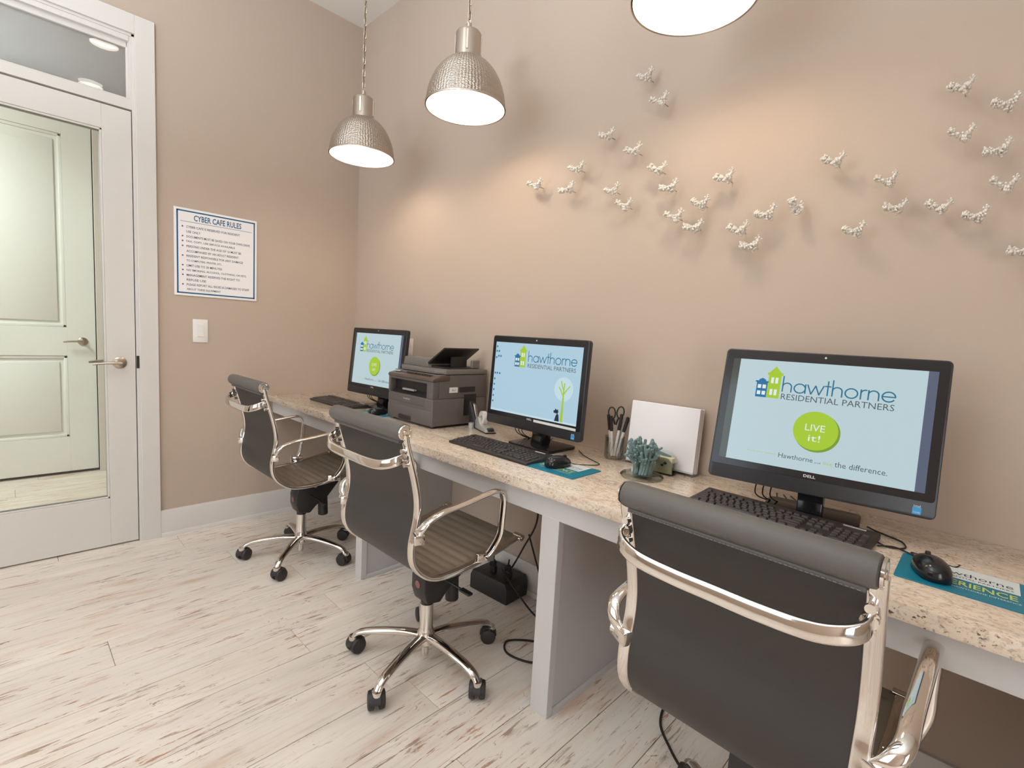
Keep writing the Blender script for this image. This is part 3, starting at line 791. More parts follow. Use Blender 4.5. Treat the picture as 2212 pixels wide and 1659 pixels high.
def chair(x, y, yaw, dz, theta, label):
    t = thing('office_chair', label, 'office chair', (x, y, 0), yaw, 'ribbed office chairs at the desk')
    up = (0, 0, dz)
    link('backrest', CM['backrest'], t, up); link('seat', CM['seat'], t, up)
    for sg in (-1, 1):
        link('side_rail', CM['rail%d' % sg], t, up); link('front_cap', CM['fcap%d' % sg], t, up)
        a = link('armrest', CM['arm%d' % sg], t, up); link('arm_bracket', CM['brk%d0' % sg], a); link('arm_bracket', CM['brk%d1' % sg], a)
    hr = link('headrest_roll', CM['roll'], t, up); link('stitching', CM['stitch'], hr)
    for sg in (-1, 1): link('end_cap', CM['cap%d' % sg], hr)
    link('back_brace', CM['brace'], t, up); link('cross_bar', CM['cross'], t, up)
    m_ = link('tilt_mechanism', CM['mech'], t, up); link('warning_label', CM['mark'], m_); link('height_lever', CM['lev'], m_)
    link('collar', CM['collar'], t, up); link('gas_lift', CM['gas'], t)
    rr_ = random.Random(int(x*100))
    for k in range(5):
        a = R(theta+72*k)-yaw
        s_ = link('base_spoke', CM['spoke'], t, (0, 0, 0), (0, 0, a))
        cs = link('caster', CM['caster'], t, (0.281*math.cos(a), 0.281*math.sin(a), 0), (0, 0, a+rr_.uniform(-1.2, 1.2)))
        cs.scale = (1.1, 1.15, 1.1)
    return t
chair(0.708, -0.668, R(0.2), 0, -117, 'dark grey ribbed office chair farthest away, by the corner computer')
chair(1.853, -0.682, R(0.4), 0, -141.5, 'dark grey ribbed office chair in the middle, at the second computer')
chair(2.988, -0.630, R(-2.2), -0.004, 138, 'dark grey ribbed office chair nearest the camera, seen from behind')

# ------------------------------------------------------------------ all-in-one computers
MW, MH = 0.520, 0.3865
def slideA(parent, F, sc=1.0):
    """presentation slide: houses, name, green button, tag line.  F maps (s,t,d) plane"""
    g = lambda nm, bb, mt: obj(nm, bb, mt, parent, sharp=180)
    L1, L2, L3 = off(F, 0.0004), off(F, 0.0008), off(F, 0.0012)
    houses(g, F, 0, 0)
    g('name_lettering', hawthorne(-0.0965, 0.1570, 0.2700, 0.0252, L1), 'ltext')
    g('subtitle_lettering', text_bm('RESIDENTIAL PARTNERS', -0.0975, 0.1575, 0.2475, 0.2640, L1), 'lgrey')
    bb = B(); bb.poly([(p[0]+0.003, p[1]-0.003, 0) for p in disc_pts(-0.003, 0.1705, 0.0535)], L1); g('button_edge', bb, 'ldgreen')
    bb = B(); bb.poly(disc_pts(-0.004, 0.1715, 0.0525), L2); g('green_button', bb, 'lgreen')
    bb = text_bm('LIVE', -0.028, 0.018, 0.1700, 0.1880, L3); text_bm('it!', -0.018, 0.010, 0.1420, 0.1600, L3, b=bb); g('button_lettering', bb, 'lwhite')
    g('tagline_green_lettering', text_bm('we invite you to experience', -0.1636, -0.0890, 0.0885, 0.0945, L1), 'lgreen')
    bb = text_bm('Hawthorne', -0.0822, 0.000, 0.0855, 0.0985, L1); text_bm('and', 0.004, 0.018, 0.0855, 0.0895, L1, b=bb); text_bm('the difference.', 0.0496, 0.1603, 0.0845, 0.0990, L1, b=bb); g('tagline_lettering', bb, 'lgrey')
    g('tagline_green_lettering', text_bm('live', 0.0245, 0.0440, 0.0855, 0.0940, L1), 'lgreen')
def houses(g, F, dx, dy, k=1.0):
    L1, L2 = off(F, 0.0004), off(F, 0.0008)
    def T(x, y): return ((x+0.165)*k-0.165+dx, (y-0.248)*k+0.248+dy, 0)
    bb = B()
    bb.poly([T(-0.1640, 0.248), T(-0.1355, 0.248), T(-0.1355, 0.292), T(-0.1640, 0.292)], L1)
    bb.poly([T(-0.1675, 0.2905), T(-0.1330, 0.2905), T(-0.1330, 0.2955), T(-0.1410, 0.2955), T(-0.1410, 0.299), T(-0.1500, 0.304), T(-0.1590, 0.299), T(-0.1590, 0.2955), T(-0.1675, 0.2955)], L1)
    g('blue_house', bb, 'lblue')
    bb = B()
    bb.poly([T(-0.1350, 0.248), T(-0.1030, 0.248), T(-0.1030, 0.317), T(-0.1350, 0.317)], L1)
    bb.poly([T(-0.1390, 0.314), T(-0.0990, 0.314), T(-0.0990, 0.321), T(-0.1040, 0.322), T(-0.1190, 0.3405), T(-0.1340, 0.322), T(-0.1390, 0.321)], L1)
    g('green_house', bb, 'lgreen')
    bb = B()
    for cx in (-0.1560, -0.1435):
        for cy in (0.2605, 0.2790): bb.poly([T(cx-0.0045, cy-0.0055), T(cx+0.0045, cy-0.0055), T(cx+0.0045, cy+0.0055), T(cx-0.0045, cy+0.0055)], L2)
    for cx in (-0.1245, -0.1135):
        for cy in (0.2650, 0.2990): bb.poly([T(cx-0.0035, cy-0.0085), T(cx+0.0035, cy-0.0085), T(cx+0.0035, cy+0.0085), T(cx-0.0035, cy+0.0085)], L2)
    g('house_windows', bb, 'lwhite')
def slideB(parent, F):
    g = lambda nm, bb, mt: obj(nm, bb, mt, parent, sharp=180)
    L1, L2, L3 = off(F, 0.0004), off(F, 0.0008), off(F, 0.0012)
    houses(g, F, 0.0490, 0.0110, 1.0)
    g('name_lettering', hawthorne(-0.0390, 0.2115, 0.2850, 0.0250, L1), 'ltext')
    g('subtitle_lettering', text_bm('RESIDENTIAL PARTNERS', -0.0400, 0.2100, 0.2600, 0.2765, L1), 'lgrey')
    bb = B(); bb.poly(disc_pts(0.160, 0.192, 0.0465), L1); g('pale_disc', bb, 'lpale')
    bb = B()
    bb.poly([(0.1555, 0.0640, 0), (0.1695, 0.0640, 0), (0.1650, 0.175, 0), (0.1660, 0.216, 0), (0.1600, 0.216, 0), (0.1590, 0.175, 0)], L2)
    for st in ([(0.161, 0.165), (0.148, 0.186), (0.138, 0.198)], [(0.162, 0.172), (0.176, 0.190), (0.190, 0.206)], [(0.160, 0.190), (0.152, 0.204), (0.147, 0.222)]): ribbon(bb, st, 0.005, L2)
    g('tree', bb, 'lgreen')
    bb = B(); bb.poly([(0.128, 0.0640, 0), (0.152, 0.0640, 0), (0.148, 0.090, 0), (0.140, 0.094, 0), (0.134, 0.086, 0)], L2)
    bb.poly([(0.122, 0.096, 0), (0.142, 0.093, 0), (0.146, 0.102, 0), (0.142, 0.112, 0), (0.137, 0.108, 0), (0.130, 0.113, 0), (0.127, 0.106, 0), (0.121, 0.104, 0)], L2); g('dog', bb, 'ldark')
    bb = B()
    for (x, y) in ((-0.228, 0.338), (-0.228, 0.318), (-0.215, 0.318), (-0.215, 0.297), (-0.202, 0.297), (-0.228, 0.290), (-0.228, 0.222), (-0.215, 0.222), (-0.200, 0.222), (-0.228, 0.196), (-0.228, 0.172), (-0.228, 0.148), (-0.228, 0.122), (-0.228, 0.098)):
        bb.poly([(x-0.004, y-0.004, 0), (x+0.004, y-0.004, 0), (x+0.004, y+0.004, 0), (x-0.004, y+0.004, 0)], L1)
    g('desktop_icons', bb, 'ltext')
    bb = B(); bb.poly([(-0.236, 0.0585, 0), (0.236, 0.0585, 0), (0.236, 0.0665, 0), (-0.236, 0.0665, 0)], L1); g('taskbar', bb, 'lpale')
def computer(x, y, z, yaw, tilt, root_y, label, kind):
    by = y-root_y
    t = thing('all_in_one_computer', label, 'computer', (x, root_y, HD), yaw, 'black all-in-one computers on the desk')
    zr = z-HD
    ct_, st2 = math.cos(tilt), math.sin(tilt)
    # columns: s -> x, t -> up, d -> toward viewer
    A = Matrix(((1, 0, 0, 0), (0, st2, -ct_, by), (0, ct_, st2, zr), (0, 0, 0, 1)))
    bb = B(); bb.prism(rrect(MW, MH, 0.012, 4, 0, MH/2), 0.022, 'z', -0.011, bev=0.003, M_=A)
    bb.prism(rrect(MW*0.80, MH*0.72, 0.03, 4, 0, MH*0.5), 0.030, 'z', -0.034, bev=0.008, M_=A)
    hs = obj('monitor_housing', bb, 'bezel', t)
    F0 = off(A, 0.0003)
    bb = B(); bb.prism(rrect(MW-0.010, MH-0.043, 0.008, 3, 0, 0.0395+(MH-0.043)/2), 0.0016, 'z', 0.0004, bev=0.0004, M_=A, seg=1); obj('front_glass', bb, 'blackg', hs)
    F = off(A, 0.0016)
    sc = B()
    if kind == 'B': sc.poly([(-0.237, 0.0585, 0), (0.236, 0.0585, 0), (0.236, 0.3585, 0), (-0.237, 0.3585, 0)], F)
    else: sc.poly([(-0.2165, 0.0590, 0), (0.2155, 0.0590, 0), (0.2155, 0.3565, 0), (-0.2165, 0.3565, 0)], F)
    s_ = obj('screen', sc, 'screen2' if kind == 'B' else 'screen', t, sharp=180)
    if kind == 'A':
        q = B(); q.poly([(-0.2360, 0.0590, 0), (-0.2165, 0.0590, 0), (-0.2165, 0.3565, 0), (-0.2360, 0.3565, 0)], F); obj('dark_screen_strip', q, 'pillarL', s_)
        q = B(); q.poly([(0.2155, 0.0590, 0), (0.2350, 0.0590, 0), (0.2350, 0.3565, 0), (0.2155, 0.3565, 0)], F); obj('blue_screen_strip', q, 'pillarR', s_)
    if kind == 'B': slideB(s_, F)
    else: slideA(s_, F)
    q = text_bm('DELL', -0.0165, 0.0115, 0.0445, 0.0520, off(A, 0.0017), bold=0.02); obj('logo_lettering', q, 'logo', hs)
    q = B(); q.lathe([(0, 0.0006), (0.0028, 0.0006), (0.0028, 0)], 14, M_=off(A, 0.0013) @ Matrix.Translation((-0.003, 0.3735, 0))); obj('webcam', q, 'logo', hs)
    q = B(); q.prism(rrect(0.017, 0.018, 0.002, 2, 0.224, 0.0155), 0.0006, 'z', 0.0004, M_=A); st_ = obj('blue_sticker', q, 'chip', hs)
    q = text_bm('intel', 0.2175, 0.2305, 0.0240, 0.0295, off(A, 0.0010)); text_bm('inside', 0.2175, 0.2305, 0.0100, 0.0140, off(A, 0.0010), b=q); obj('sticker_lettering', q, 'stick', hs)
    if kind == 'B':
        q = B(); q.prism([(0.021, 0.0415), (0.236, 0.0400), (0.236, 0.0500), (0.021, 0.0515)], 0.0006, 'z', 0.0018, M_=A); obj('label_strip', q, 'stick', hs)
    # neck and base
    q = B(); q.prism([(-0.030, 0.010), (0.025, 0.010), (0.035, 0.03), (0.010+st2*0.1, 0.20), (by+0.055+st2*0.12, 0.20), (by+0.045, 0.11), (-0.02, 0.05)], 0.062, 'x', 0, bev=0.004); obj('stand_neck', q, 'blackg', t)
    bd, bc = (0.125, 0.040) if yaw > 0.1 else (0.19, 0.01)
    q = B(); q.prism(rrect(0.235, bd, 0.022, 5, 0, bc), 0.012, 'z', 0.006, bev=0.003); obj('stand_base', q, 'blackg', t)
    q = B()
    for k in range(3):
        xx = -0.13+0.02*k
        q.tube(cr([(xx, by+0.05, 0.10), (xx-0.01, by+0.075, 0.04), (xx+0.01, 0.07, 0.004), (xx+0.03+0.01*k, 0.10, 0.004), (xx+0.02, 0.17, 0.004)], 6), 0.002, 6)
    obj('rear_cable', q, 'cable', t)
    return t
computer(0.7347, -0.2874, 0.8523, 0.066, 0.098, -0.205, 'black all-in-one computer farthest away, left of the printer', 'A')
computer(1.931, -0.2561, 0.8523, -0.005, 0.055, -0.180, 'black all-in-one computer right of the printer showing a desktop with a tree', 'B')
computer(2.9449, -0.2791, 0.8628, 0.114, 0.231, -0.190, 'largest looking black all-in-one computer at the right of the photo', 'A')

# ------------------------------------------------------------------ keyboards
KEYU = 0.0190
ROWS = [  # (y index, [(x in units, width)])
    (5.35, [(0, 1)]+[(2+i, 1) for i in range(4)]+[(6.5+i, 1) for i in range(4)]+[(11+i, 1) for i in range(4)]+[(15.25+i, 1) for i in range(3)]),
    (4.1, [(i, 1) for i in range(13)]+[(13, 2)]+[(15.25+i, 1) for i in range(3)]+[(18.5+i, 1) for i in range(4)]),
    (3.1, [(0, 1.5)]+[(1.5+i, 1) for i in range(12)]+[(13.5, 1.5)]+[(15.25+i, 1) for i in range(3)]+[(18.5+i, 1) for i in range(3)]),
    (2.1, [(0, 1.75)]+[(1.75+i, 1) for i in range(11)]+[(12.75, 2.25)]+[(18.5+i, 1) for i in range(3)]),
    (1.1, [(0, 2.25)]+[(2.25+i, 1) for i in range(10)]+[(12.25, 2.75)]+[(16.25, 1)]+[(18.5+i, 1) for i in range(3)]),
    (0.1, [(0, 1.25), (1.25, 1.25), (2.5, 1.25), (3.75, 6.25), (10, 1.25), (11.25, 1.25), (12.5, 1.25), (13.75, 1.25)]+[(15.25+i, 1) for i in range(3)]+[(18.5, 2), (20.5, 1)]),
]
TALL = [(21.5, 2.6, 2), (21.5, 0.6, 2)]
def kmesh(wu, hu=1.0):
    k = ('key', wu, hu)
    if k not in pm:
        q = B(); b2 = bmesh.new(); bmesh.ops.create_cube(b2, size=1)
        W_, H_ = wu*KEYU-0.0022, hu*KEYU*0.92-0.0022
        for v in b2.verts:
            top = v.co.z > 0; ins = 0.0022 if top else 0
            v.co = Vector(((W_/2-ins)*(1 if v.co.x > 0 else -1), (H_/2-ins)*(1 if v.co.y > 0 else -1), 0.007 if top else 0.0))
        bmesh.ops.bevel(b2, geom=[e for e in b2.edges if e.verts[0].co.z > 0.003 or e.verts[1].co.z > 0.003], offset=0.0008, segments=1, affect='EDGES')
        q._merge(b2); pm[k] = q.mesh('key', 'keys')
    return pm[k]
def keyboard(x, y, yaw, label, separate=True):
    W_, D_ = 0.447, 0.150; hf, hb = 0.010, 0.021; sl = math.atan((hb-hf)/D_)
    t = thing('keyboard', label, 'keyboard', (x, y, HD), yaw, 'black keyboards on the desk')
    q = B(); q.prism([(-D_/2, 0), (D_/2, 0.002), (D_/2, hb), (-D_/2, hf)], W_, 'x', 0, bev=0.003); obj('keyboard_body', q, 'kbody', t)
    q = B(); q.cyl((-0.18, D_/2-0.01, 0), (-0.18, D_/2-0.01, 0.004), 0.006, 8)
    x0 = -21.5*KEYU/2-KEYU*0.5
    def pos(cx, cy):
        yy = -D_/2+0.012+cy*KEYU*0.92; return (cx, yy, hf+(yy+D_/2)*math.tan(sl)-0.0012)
    items = []
    for (ry, ks) in ROWS:
        for (kx, wu) in ks: items.append((x0+(kx+wu/2)*KEYU, ry+0.5, wu, 1.0))
    for (kx, ky, hh) in TALL: items.append((x0+(kx+0.5)*KEYU, ky+0.5, 1, hh))
    if separate:
        for (cx, cy, wu, hh) in items: link('key', kmesh(wu, hh), t, pos(cx, cy), (sl, 0, 0))
    else:
        q = B()
        for (cx, cy, wu, hh) in items:
            p = pos(cx, cy); q.box((p[0], p[1], p[2]+0.0035), (wu*KEYU-0.004, hh*KEYU*0.92-0.004, 0.007), rot=Matrix.Rotation(sl, 4, 'X').to_4x4())
        obj('keys', q, 'keys', t, kind='stuff')
    q = B(); q.box((x0+20.2*KEYU, D_/2-0.014, hb-0.0005), (0.05, 0.005, 0.0012), rot=Matrix.Rotation(sl, 4, 'X').to_4x4()); obj('indicator_strip', q, 'logo', t)
    return t
keyboard(0.500, -0.368, 0.0, 'black keyboard farthest away, near the corner computer', True)
keyboard(1.890, -0.388, R(-0.5), 'black keyboard in the middle, left of a teal mouse mat', True)
keyboard(2.888, -0.300, R(-3.2), 'black keyboard half hidden behind the nearest chair back', True)

# ------------------------------------------------------------------ mouse mats and mice
def mat_(x0, x1, y0, y1, yaw, label):
    cx, cy = (x0+x1)/2, (y0+y1)/2; W_, D_ = x1-x0, y1-y0
    t = thing('mouse_mat', label, 'mouse mat', (cx, cy, HD), yaw, 'teal printed mouse mats')
    q = B(); q.prism(rrect(W_, D_, 0.006, 3), 0.0025, 'z', 0.00125, bev=0.0005, seg=1); obj('mat_base', q, 'teal', t)
    I = Matrix.Translation((0, 0, 0.0027))
    q = B(); q.poly([(-W_*0.30, 0.005, 0), (W_*0.32, 0.005, 0), (W_*0.32, D_/2-0.002, 0), (-W_*0.30, D_/2-0.002, 0)], I); ba = obj('white_banner', q, 'matink', t)
    I2 = Matrix.Translation((0, 0, 0.0029))
    q = text_bm('hawthorne', -W_*0.24, W_*0.28, 0.030, 0.052, I2); text_bm('RESIDENTIAL PARTNERS', -W_*0.24, W_*0.28, 0.014, 0.022, I2, b=q); obj('banner_lettering', q, 'matdark', ba)
    q = text_bm('EXPERIENCE', -W_*0.32, W_*0.30, -0.034, -0.006, I2, bold=0.015); obj('green_lettering', q, 'matgreen', t)
    q = text_bm('LIVE THE HAWTHORNE DIFFERENCE', -W_*0.26, W_*0.32, -0.050, -0.043, I2); obj('white_lettering', q, 'matink', t)
    return t
mat_(0.800, 1.015, -0.455, -0.285, 0, 'teal mouse mat beside the printer, mostly hidden by a chair')
mat_(2.085, 2.318, -0.462, -0.290, 0, 'teal mouse mat between the middle keyboard and the pen glass')
mat_(3.166, 3.402, -0.455, -0.285, 0, 'teal mouse mat at the right edge of the photo')
def mouse(x, y, yaw, label, cable):
    t = thing('computer_mouse', label, 'computer mouse', (x, y, HD+0.003), yaw, 'black wired mice')
    if 'mouse' not in pm:
        b2 = bmesh.new(); bmesh.ops.create_uvsphere(b2, u_segments=28, v_segments=16, radius=1)
        for v in b2.verts:
            xx, yy, zz = v.co
            w_ = 0.0315*(1.0-0.10*yy*abs(yy)) ; ln = 0.056
            px = math.copysign(abs(xx)**0.8, xx)*w_; py = math.copysign(abs(yy)**0.85, yy)*ln
            pz = 0.038*max(zz, 0)**0.75*(1.0-0.16*yy) if zz > 0 else 0.0
            if zz <= 0: pz = max(-0.0, 0.004+zz*0.004)
            else: pz = 0.004+pz*0.92
            v.co = Vector((px, py, pz))
        q = B(); q._merge(b2); pm['mouse'] = q.mesh('mouse_shell', 'blackg', 70)
        q = B(); q.cyl((-0.0035, 0.030, 0.031), (0.0035, 0.030, 0.031), 0.0085, 16); pm['wheel'] = q.mesh('scroll_wheel', 'blackp')
    link('mouse_shell', pm['mouse'], t); link('scroll_wheel', pm['wheel'], t)
    q = B(); q.tube(cr(cable, 8), 0.0016, 6); obj('mouse_cable', q, 'cable', t)
    return t
mouse(0.945, -0.365, 0.0, 'black mouse half hidden beside the printer', [(0, 0.05, 0.006), (0.0, 0.10, 0.002), (-0.03, 0.16, -0.0005), (-0.06, 0.20, -0.0005)])
mouse(2.186, -0.374, R(-8), 'black mouse on the teal mat by the middle keyboard', [(0, 0.054, 0.010), (0.012, 0.075, 0.001), (0.035, 0.115, -0.001), (0.052, 0.145, -0.001), (0.045, 0.170, -0.001), (0.0, 0.185, -0.001), (-0.08, 0.215, -0.001), (-0.15, 0.26, -0.001)])
mouse(3.222, -0.385, R(18), 'black mouse on the teal mat at the right edge', [(0, 0.054, 0.010), (0.002, 0.085, 0.001), (-0.004, 0.125, -0.001), (0.030, 0.105, -0.001), (0.060, 0.075, 0.0), (0.075, 0.090, 0.002)])
q = B(); q.tube(cr([(3.075, -0.150, HD+0.003), (3.095, -0.165, HD+0.002), (3.12, -0.180, HD+0.002), (3.155, -0.205, HD+0.002), (3.165, -0.250, HD+0.002), (3.135, -0.275, HD+0.002), (3.105, -0.262, HD+0.006)], 8), 0.002, 6)
tag(obj('keyboard_cable', q, 'cable'), 'black cable looping on the counter between keyboard and right mouse', 'cable')
q = B(); q.tube(cr([(3.118, -0.300, HD+0.006), (3.145, -0.262, HD+0.002), (3.172, -0.283, HD+0.004), (3.190, -0.300, HD+0.005), (3.196, -0.335, HD+0.006)], 8), 0.0019, 6)
tag(obj('mouse_lead', q, 'cable'), 'black lead running under the right mouse onto the mat', 'cable')

# ------------------------------------------------------------------ printer
pr = thing('printer', 'dark grey multifunction printer with raised document tray', 'printer', (1.22, -0.19, HD))
def L_(x, y, z): return (x-1.22, y+0.19, z-HD)
X0, X1, Y0, Y1 = -0.190, 0.190, -0.170, 0.170   # body in local coordinates
b = B()
zb, zt_ = 0.010, 0.225
b.rng(X0, X1, Y0, Y1, zb, 0.1418, 0.006, 3)
b.rng(X0, X1, Y0+0.036, Y1, 0.142, 0.256, 0.003, 2)
b.rng(X0, X0+0.020, Y0, Y0+0.0362, 0.1405, 0.226, 0.003, 2); b.rng(X1-0.050, X1, Y0, Y0+0.0362, 0.1405, 0.226, 0.003, 2)
b.rng(X0+0.018, X1-0.048, Y0, Y0+0.0362, 0.212, 0.226, 0.003, 2)
obj('printer_body', b, 'printer', pr)
b = B(); b.rng(X0+0.018, X1-0.048, Y0+0.034, Y0+0.0365, 0.14, 0.214); b.prism([(Y0+0.006, 0.1425), (Y0+0.036, 0.165), (Y0+0.036, 0.1425)], 0.30, 'x', -0.015)
obj('output_slot', b, 'prdark', pr)
b = B(); b.rng(-0.08, 0.02, Y0+0.010, Y0+0.03, 0.160, 0.170, 0.002, 1); obj('paper_stop', b, 'silver', pr)
b = B(); b.rng(X0+0.012, X1-0.060, Y0-0.0025, Y0+0.01, 0.100, 0.140, 0.003, 1); obj('manual_feed_door', b, 'printer', pr)
b = B(); b.rng(X0+0.001, X1-0.004, Y0-0.003, Y0+0.01, 0.014, 0.084, 0.005, 2); dr = obj('paper_drawer', b, 'printer', pr)
b = B(); b.rng(-0.085, 0.025, Y0-0.0045, Y0, 0.016, 0.040, 0.004, 1); obj('drawer_grip', b, 'prdark', dr)
b = text_bm('brother', -0.045, 0.012, 0.117, 0.128, Matrix(((1, 0, 0, 0), (0, 0, -1, Y0-0.0032), (0, 1, 0, 0), (0, 0, 0, 1)))); obj('logo_lettering', b, 'logo', pr)
b = B(); b.prism([(Y0-0.006, 0.226), (Y0+0.004, 0.222), (Y0+0.10, 0.226), (Y0+0.10, 0.256), (Y0+0.060, 0.254), (Y0, 0.240)], X1-X0+0.004, 'x', 0, bev=0.004); cp = obj('control_panel', b, 'prpanel', pr)
b = B()
sl = Matrix.Translation((0, Y0+0.03, 0.2495)) @ Matrix.Rotation(R(13), 4, 'X')
b.box((-0.155, 0, 0.0008), (0.045, 0.012, 0.002), M_=sl); obj('panel_badge', b, 'logo', cp)
b = B(); b.box((-0.03, 0.004, 0.001), (0.075, 0.022, 0.004), 0.001, 1, M_=sl); obj('display', b, 'prdark', cp)
b = B()
for i in range(6):
    for j in range(3): b.box((0.035+i*0.020, -0.012+j*0.012, 0.0012), (0.012, 0.006, 0.003), 0.0005, 1, M_=sl)
obj('buttons', b, 'prdark', cp)
b = B(); b.rng(X0+0.002, X1+0.003, Y0+0.072, Y1, 0.258, 0.281, 0.004, 2); b.prism([(X0+0.01, Y0+0.075), (X1-0.01, Y0+0.075), (X1-0.05, Y0+0.045), (X0+0.05, Y0+0.045)], 0.018, 'z', 0.268, bev=0.003); obj('scanner_lid', b, 'printer2', pr)
b = B(); b.prism([(X0+0.004, 0.281), (0.035, 0.281), (0.010, 0.320), (-0.010, 0.327), (X0+0.018, 0.325)], 0.235, 'y', 0.030, bev=0.004); obj('document_feeder', b, 'printer2', pr)
b = B(); b.prism([(0.0, 0.296), (0.012, 0.290), (0.150, 0.380), (0.146, 0.386)], 0.225, 'y', 0.033, bev=0.001); obj('document_tray', b, 'prdark', pr)
b = B(); b.prism([(0.02, 0.281), (0.16, 0.281), (0.15, 0.287), (0.03, 0.292)], 0.20, 'y', 0.035, bev=0.003); b.rng(0.100, 0.108, 0.00, 0.10, 0.28, 0.340); obj('tray_support', b, 'prdark', pr)
b = B(); b.rng(0.135, 0.150, 0.100, 0.155, 0.281, 0.325, 0.004, 1); obj('tray_hinge', b, 'printer2', pr)
b = B(); b.rng(X1-0.001, X1+0.0012, -0.072, -0.020, 0.170, 0.196, 0.0008, 1)
tg = obj('white_tag', b, 'stick', pr)
b = text_bm('AL1', -0.058, -0.034, 0.178, 0.188, Matrix(((0, 0, 1, X1+0.0015), (1, 0, 0, 0), (0, 1, 0, 0), (0, 0, 0, 1)))); obj('tag_lettering', b, 'matdark', tg)
b = B(); b.rng(X1-0.006, X1+0.0006, -0.012, 0.095, 0.168, 0.198, 0.002, 1); obj('side_grip', b, 'prdark', pr)
b = B(); b.rng(X1-0.006, X1+0.0005, 0.02, 0.105, 0.05, 0.160, 0.002, 1); obj('side_vent', b, 'prdark', pr)
b = B()
for sx in (-0.16, 0.16):
    for sy in (-0.14, 0.14): b.cyl((sx, sy, 0), (sx, sy, 0.012), 0.012, 12)
obj('rubber_feet', b, 'blackp', pr)

# ------------------------------------------------------------------ small things on the desk
# stapler standing against the printer, tape dispenser
t = thing('stapler', 'black stapler standing upright against the printer side', 'stapler', (1.456, -0.135, HD), R(15))
b = B(); b.prism([(-0.020, 0), (0.022, 0), (0.018, 0.045), (-0.012, 0.125), (-0.022, 0.13), (-0.026, 0.10)], 0.032, 'y', 0, bev=0.004); obj('stapler_arm', b, 'blackp', t)
b = B(); b.prism([(0.022, 0.004), (0.032, 0.010), (0.006, 0.110), (-0.006, 0.120)], 0.018, 'y', 0, bev=0.002); obj('magazine', b, 'satin', t)
b = B(); b.cyl((0.005, -0.030, 0.0), (0.005, -0.030, 0.026), 0.014, 14); obj('cap', b, 'silver', t)
t = thing('tape_dispenser', 'silver grey tape dispenser between printer and second computer', 'tape dispenser', (1.545, -0.150, HD), R(-20))
b = B(); b.prism([(-0.060, 0), (0.085, 0), (0.088, 0.010), (0.060, 0.020), (0.030, 0.022), (0.005, 0.035), (-0.015, 0.062), (-0.040, 0.062), (-0.058, 0.040)], 0.050, 'y', 0, bev=0.005); obj('dispenser_body', b, 'silver', t)
b = B(); b.prism([(-0.062, 0), (0.088, 0), (0.088, 0.005), (-0.062, 0.005)], 0.054, 'y', 0, bev=0.001, seg=1); obj('weighted_base', b, 'blackp', t)
b = B(); b.lathe([(0.014, -0.010), (0.034, -0.010), (0.034, 0.010), (0.014, 0.010), (0.014, -0.010)], 28, M_=Matrix.Translation((-0.012, 0, 0.058)) @ Matrix.Rotation(R(90), 4, 'X')); obj('tape_roll', b, 'tape', t)
b = B(); b.prism([(0.070, 0.016), (0.090, 0.010), (0.090, 0.020), (0.074, 0.026)], 0.03, 'y', 0, bev=0.001, seg=1); obj('cutter', b, 'blackp', t)

# pen glass with scissors and pens
GX, GY = 2.230, -0.078
t = thing('pen_glass', 'clear cut glass tumbler holding scissors and pens', 'glass', (GX, GY, HD))
b = B(); n = 32
prof = [(0, 0.001), (0.034, 0.0), (0.037, 0.006), (0.036, 0.04), (0.039, 0.088), (0.0365, 0.088), (0.0335, 0.042), (0.033, 0.010), (0, 0.009)]
b.lathe(prof, n)
for k in range(16):
    a = 2*PI*k/16; b.tube([(0.0365*math.cos(a), 0.0365*math.sin(a), 0.010), (0.0365*math.cos(a+0.25), 0.0365*math.sin(a+0.25), 0.04), (0.038*math.cos(a+0.5), 0.038*math.sin(a+0.5), 0.070)], 0.0022, 5)
obj('tumbler', b, 'clear', t)
def pen(dx, dy, lx, ly, h, label):
    p = thing('pen', label, 'pen', (GX+dx, GY+dy, HD+0.012), 0, 'black capped pens in the glass')
    a = Vector((0, 0, 0)); e = Vector((lx, ly, h)); d = (e-a).normalized()
    q = B(); q.cyl(a, a+(e-a)*0.62, 0.0052, 10); obj('pen_barrel', q, 'white', p)
    q = B(); q.cyl(a+(e-a)*0.62, e, 0.0062, 10); q.cyl(a+(e-a)*0.66+Vector((0.006, 0, 0)), e+Vector((0.006, 0, -0.008)), 0.0016, 6); obj('pen_cap', q, 'blackp', p)
pen(-0.010, 0.0, -0.020, -0.012, 0.160, 'black capped pen leaning leftmost in the glass')
pen(0.000, -0.012, -0.012, -0.008, 0.158, 'black capped pen second from left in the glass')
pen(0.006, -0.006, 0.016, 0.008, 0.168, 'tall black capped pen right of the scissors in the glass')
pen(0.010, 0.004, 0.034, 0.010, 0.158, 'black capped pen leaning rightmost in the glass')
t = thing('pencil', 'slim grey pencil among the pens in the glass', 'pencil', (GX+0.008, GY+0.008, HD+0.012))
q = B(); q.cyl((0, 0, 0), (0.020, 0.006, 0.155), 0.0035, 6); obj('pencil_barrel', q, 'silver', t)
t = thing('scissors', 'scissors with dark looped handles standing in the glass', 'scissors', (GX-0.004, GY+0.002, HD+0.014), R(35))
q = B()
for sg in (-1, 1):
    q.prism([(sg*0.001, 0), (sg*0.006, 0.05), (sg*0.006, 0.125), (-sg*0.002, 0.125), (-sg*0.003, 0.05)], 0.0018, 'y', sg*0.001)
obj('blades', q, 'satin', t)
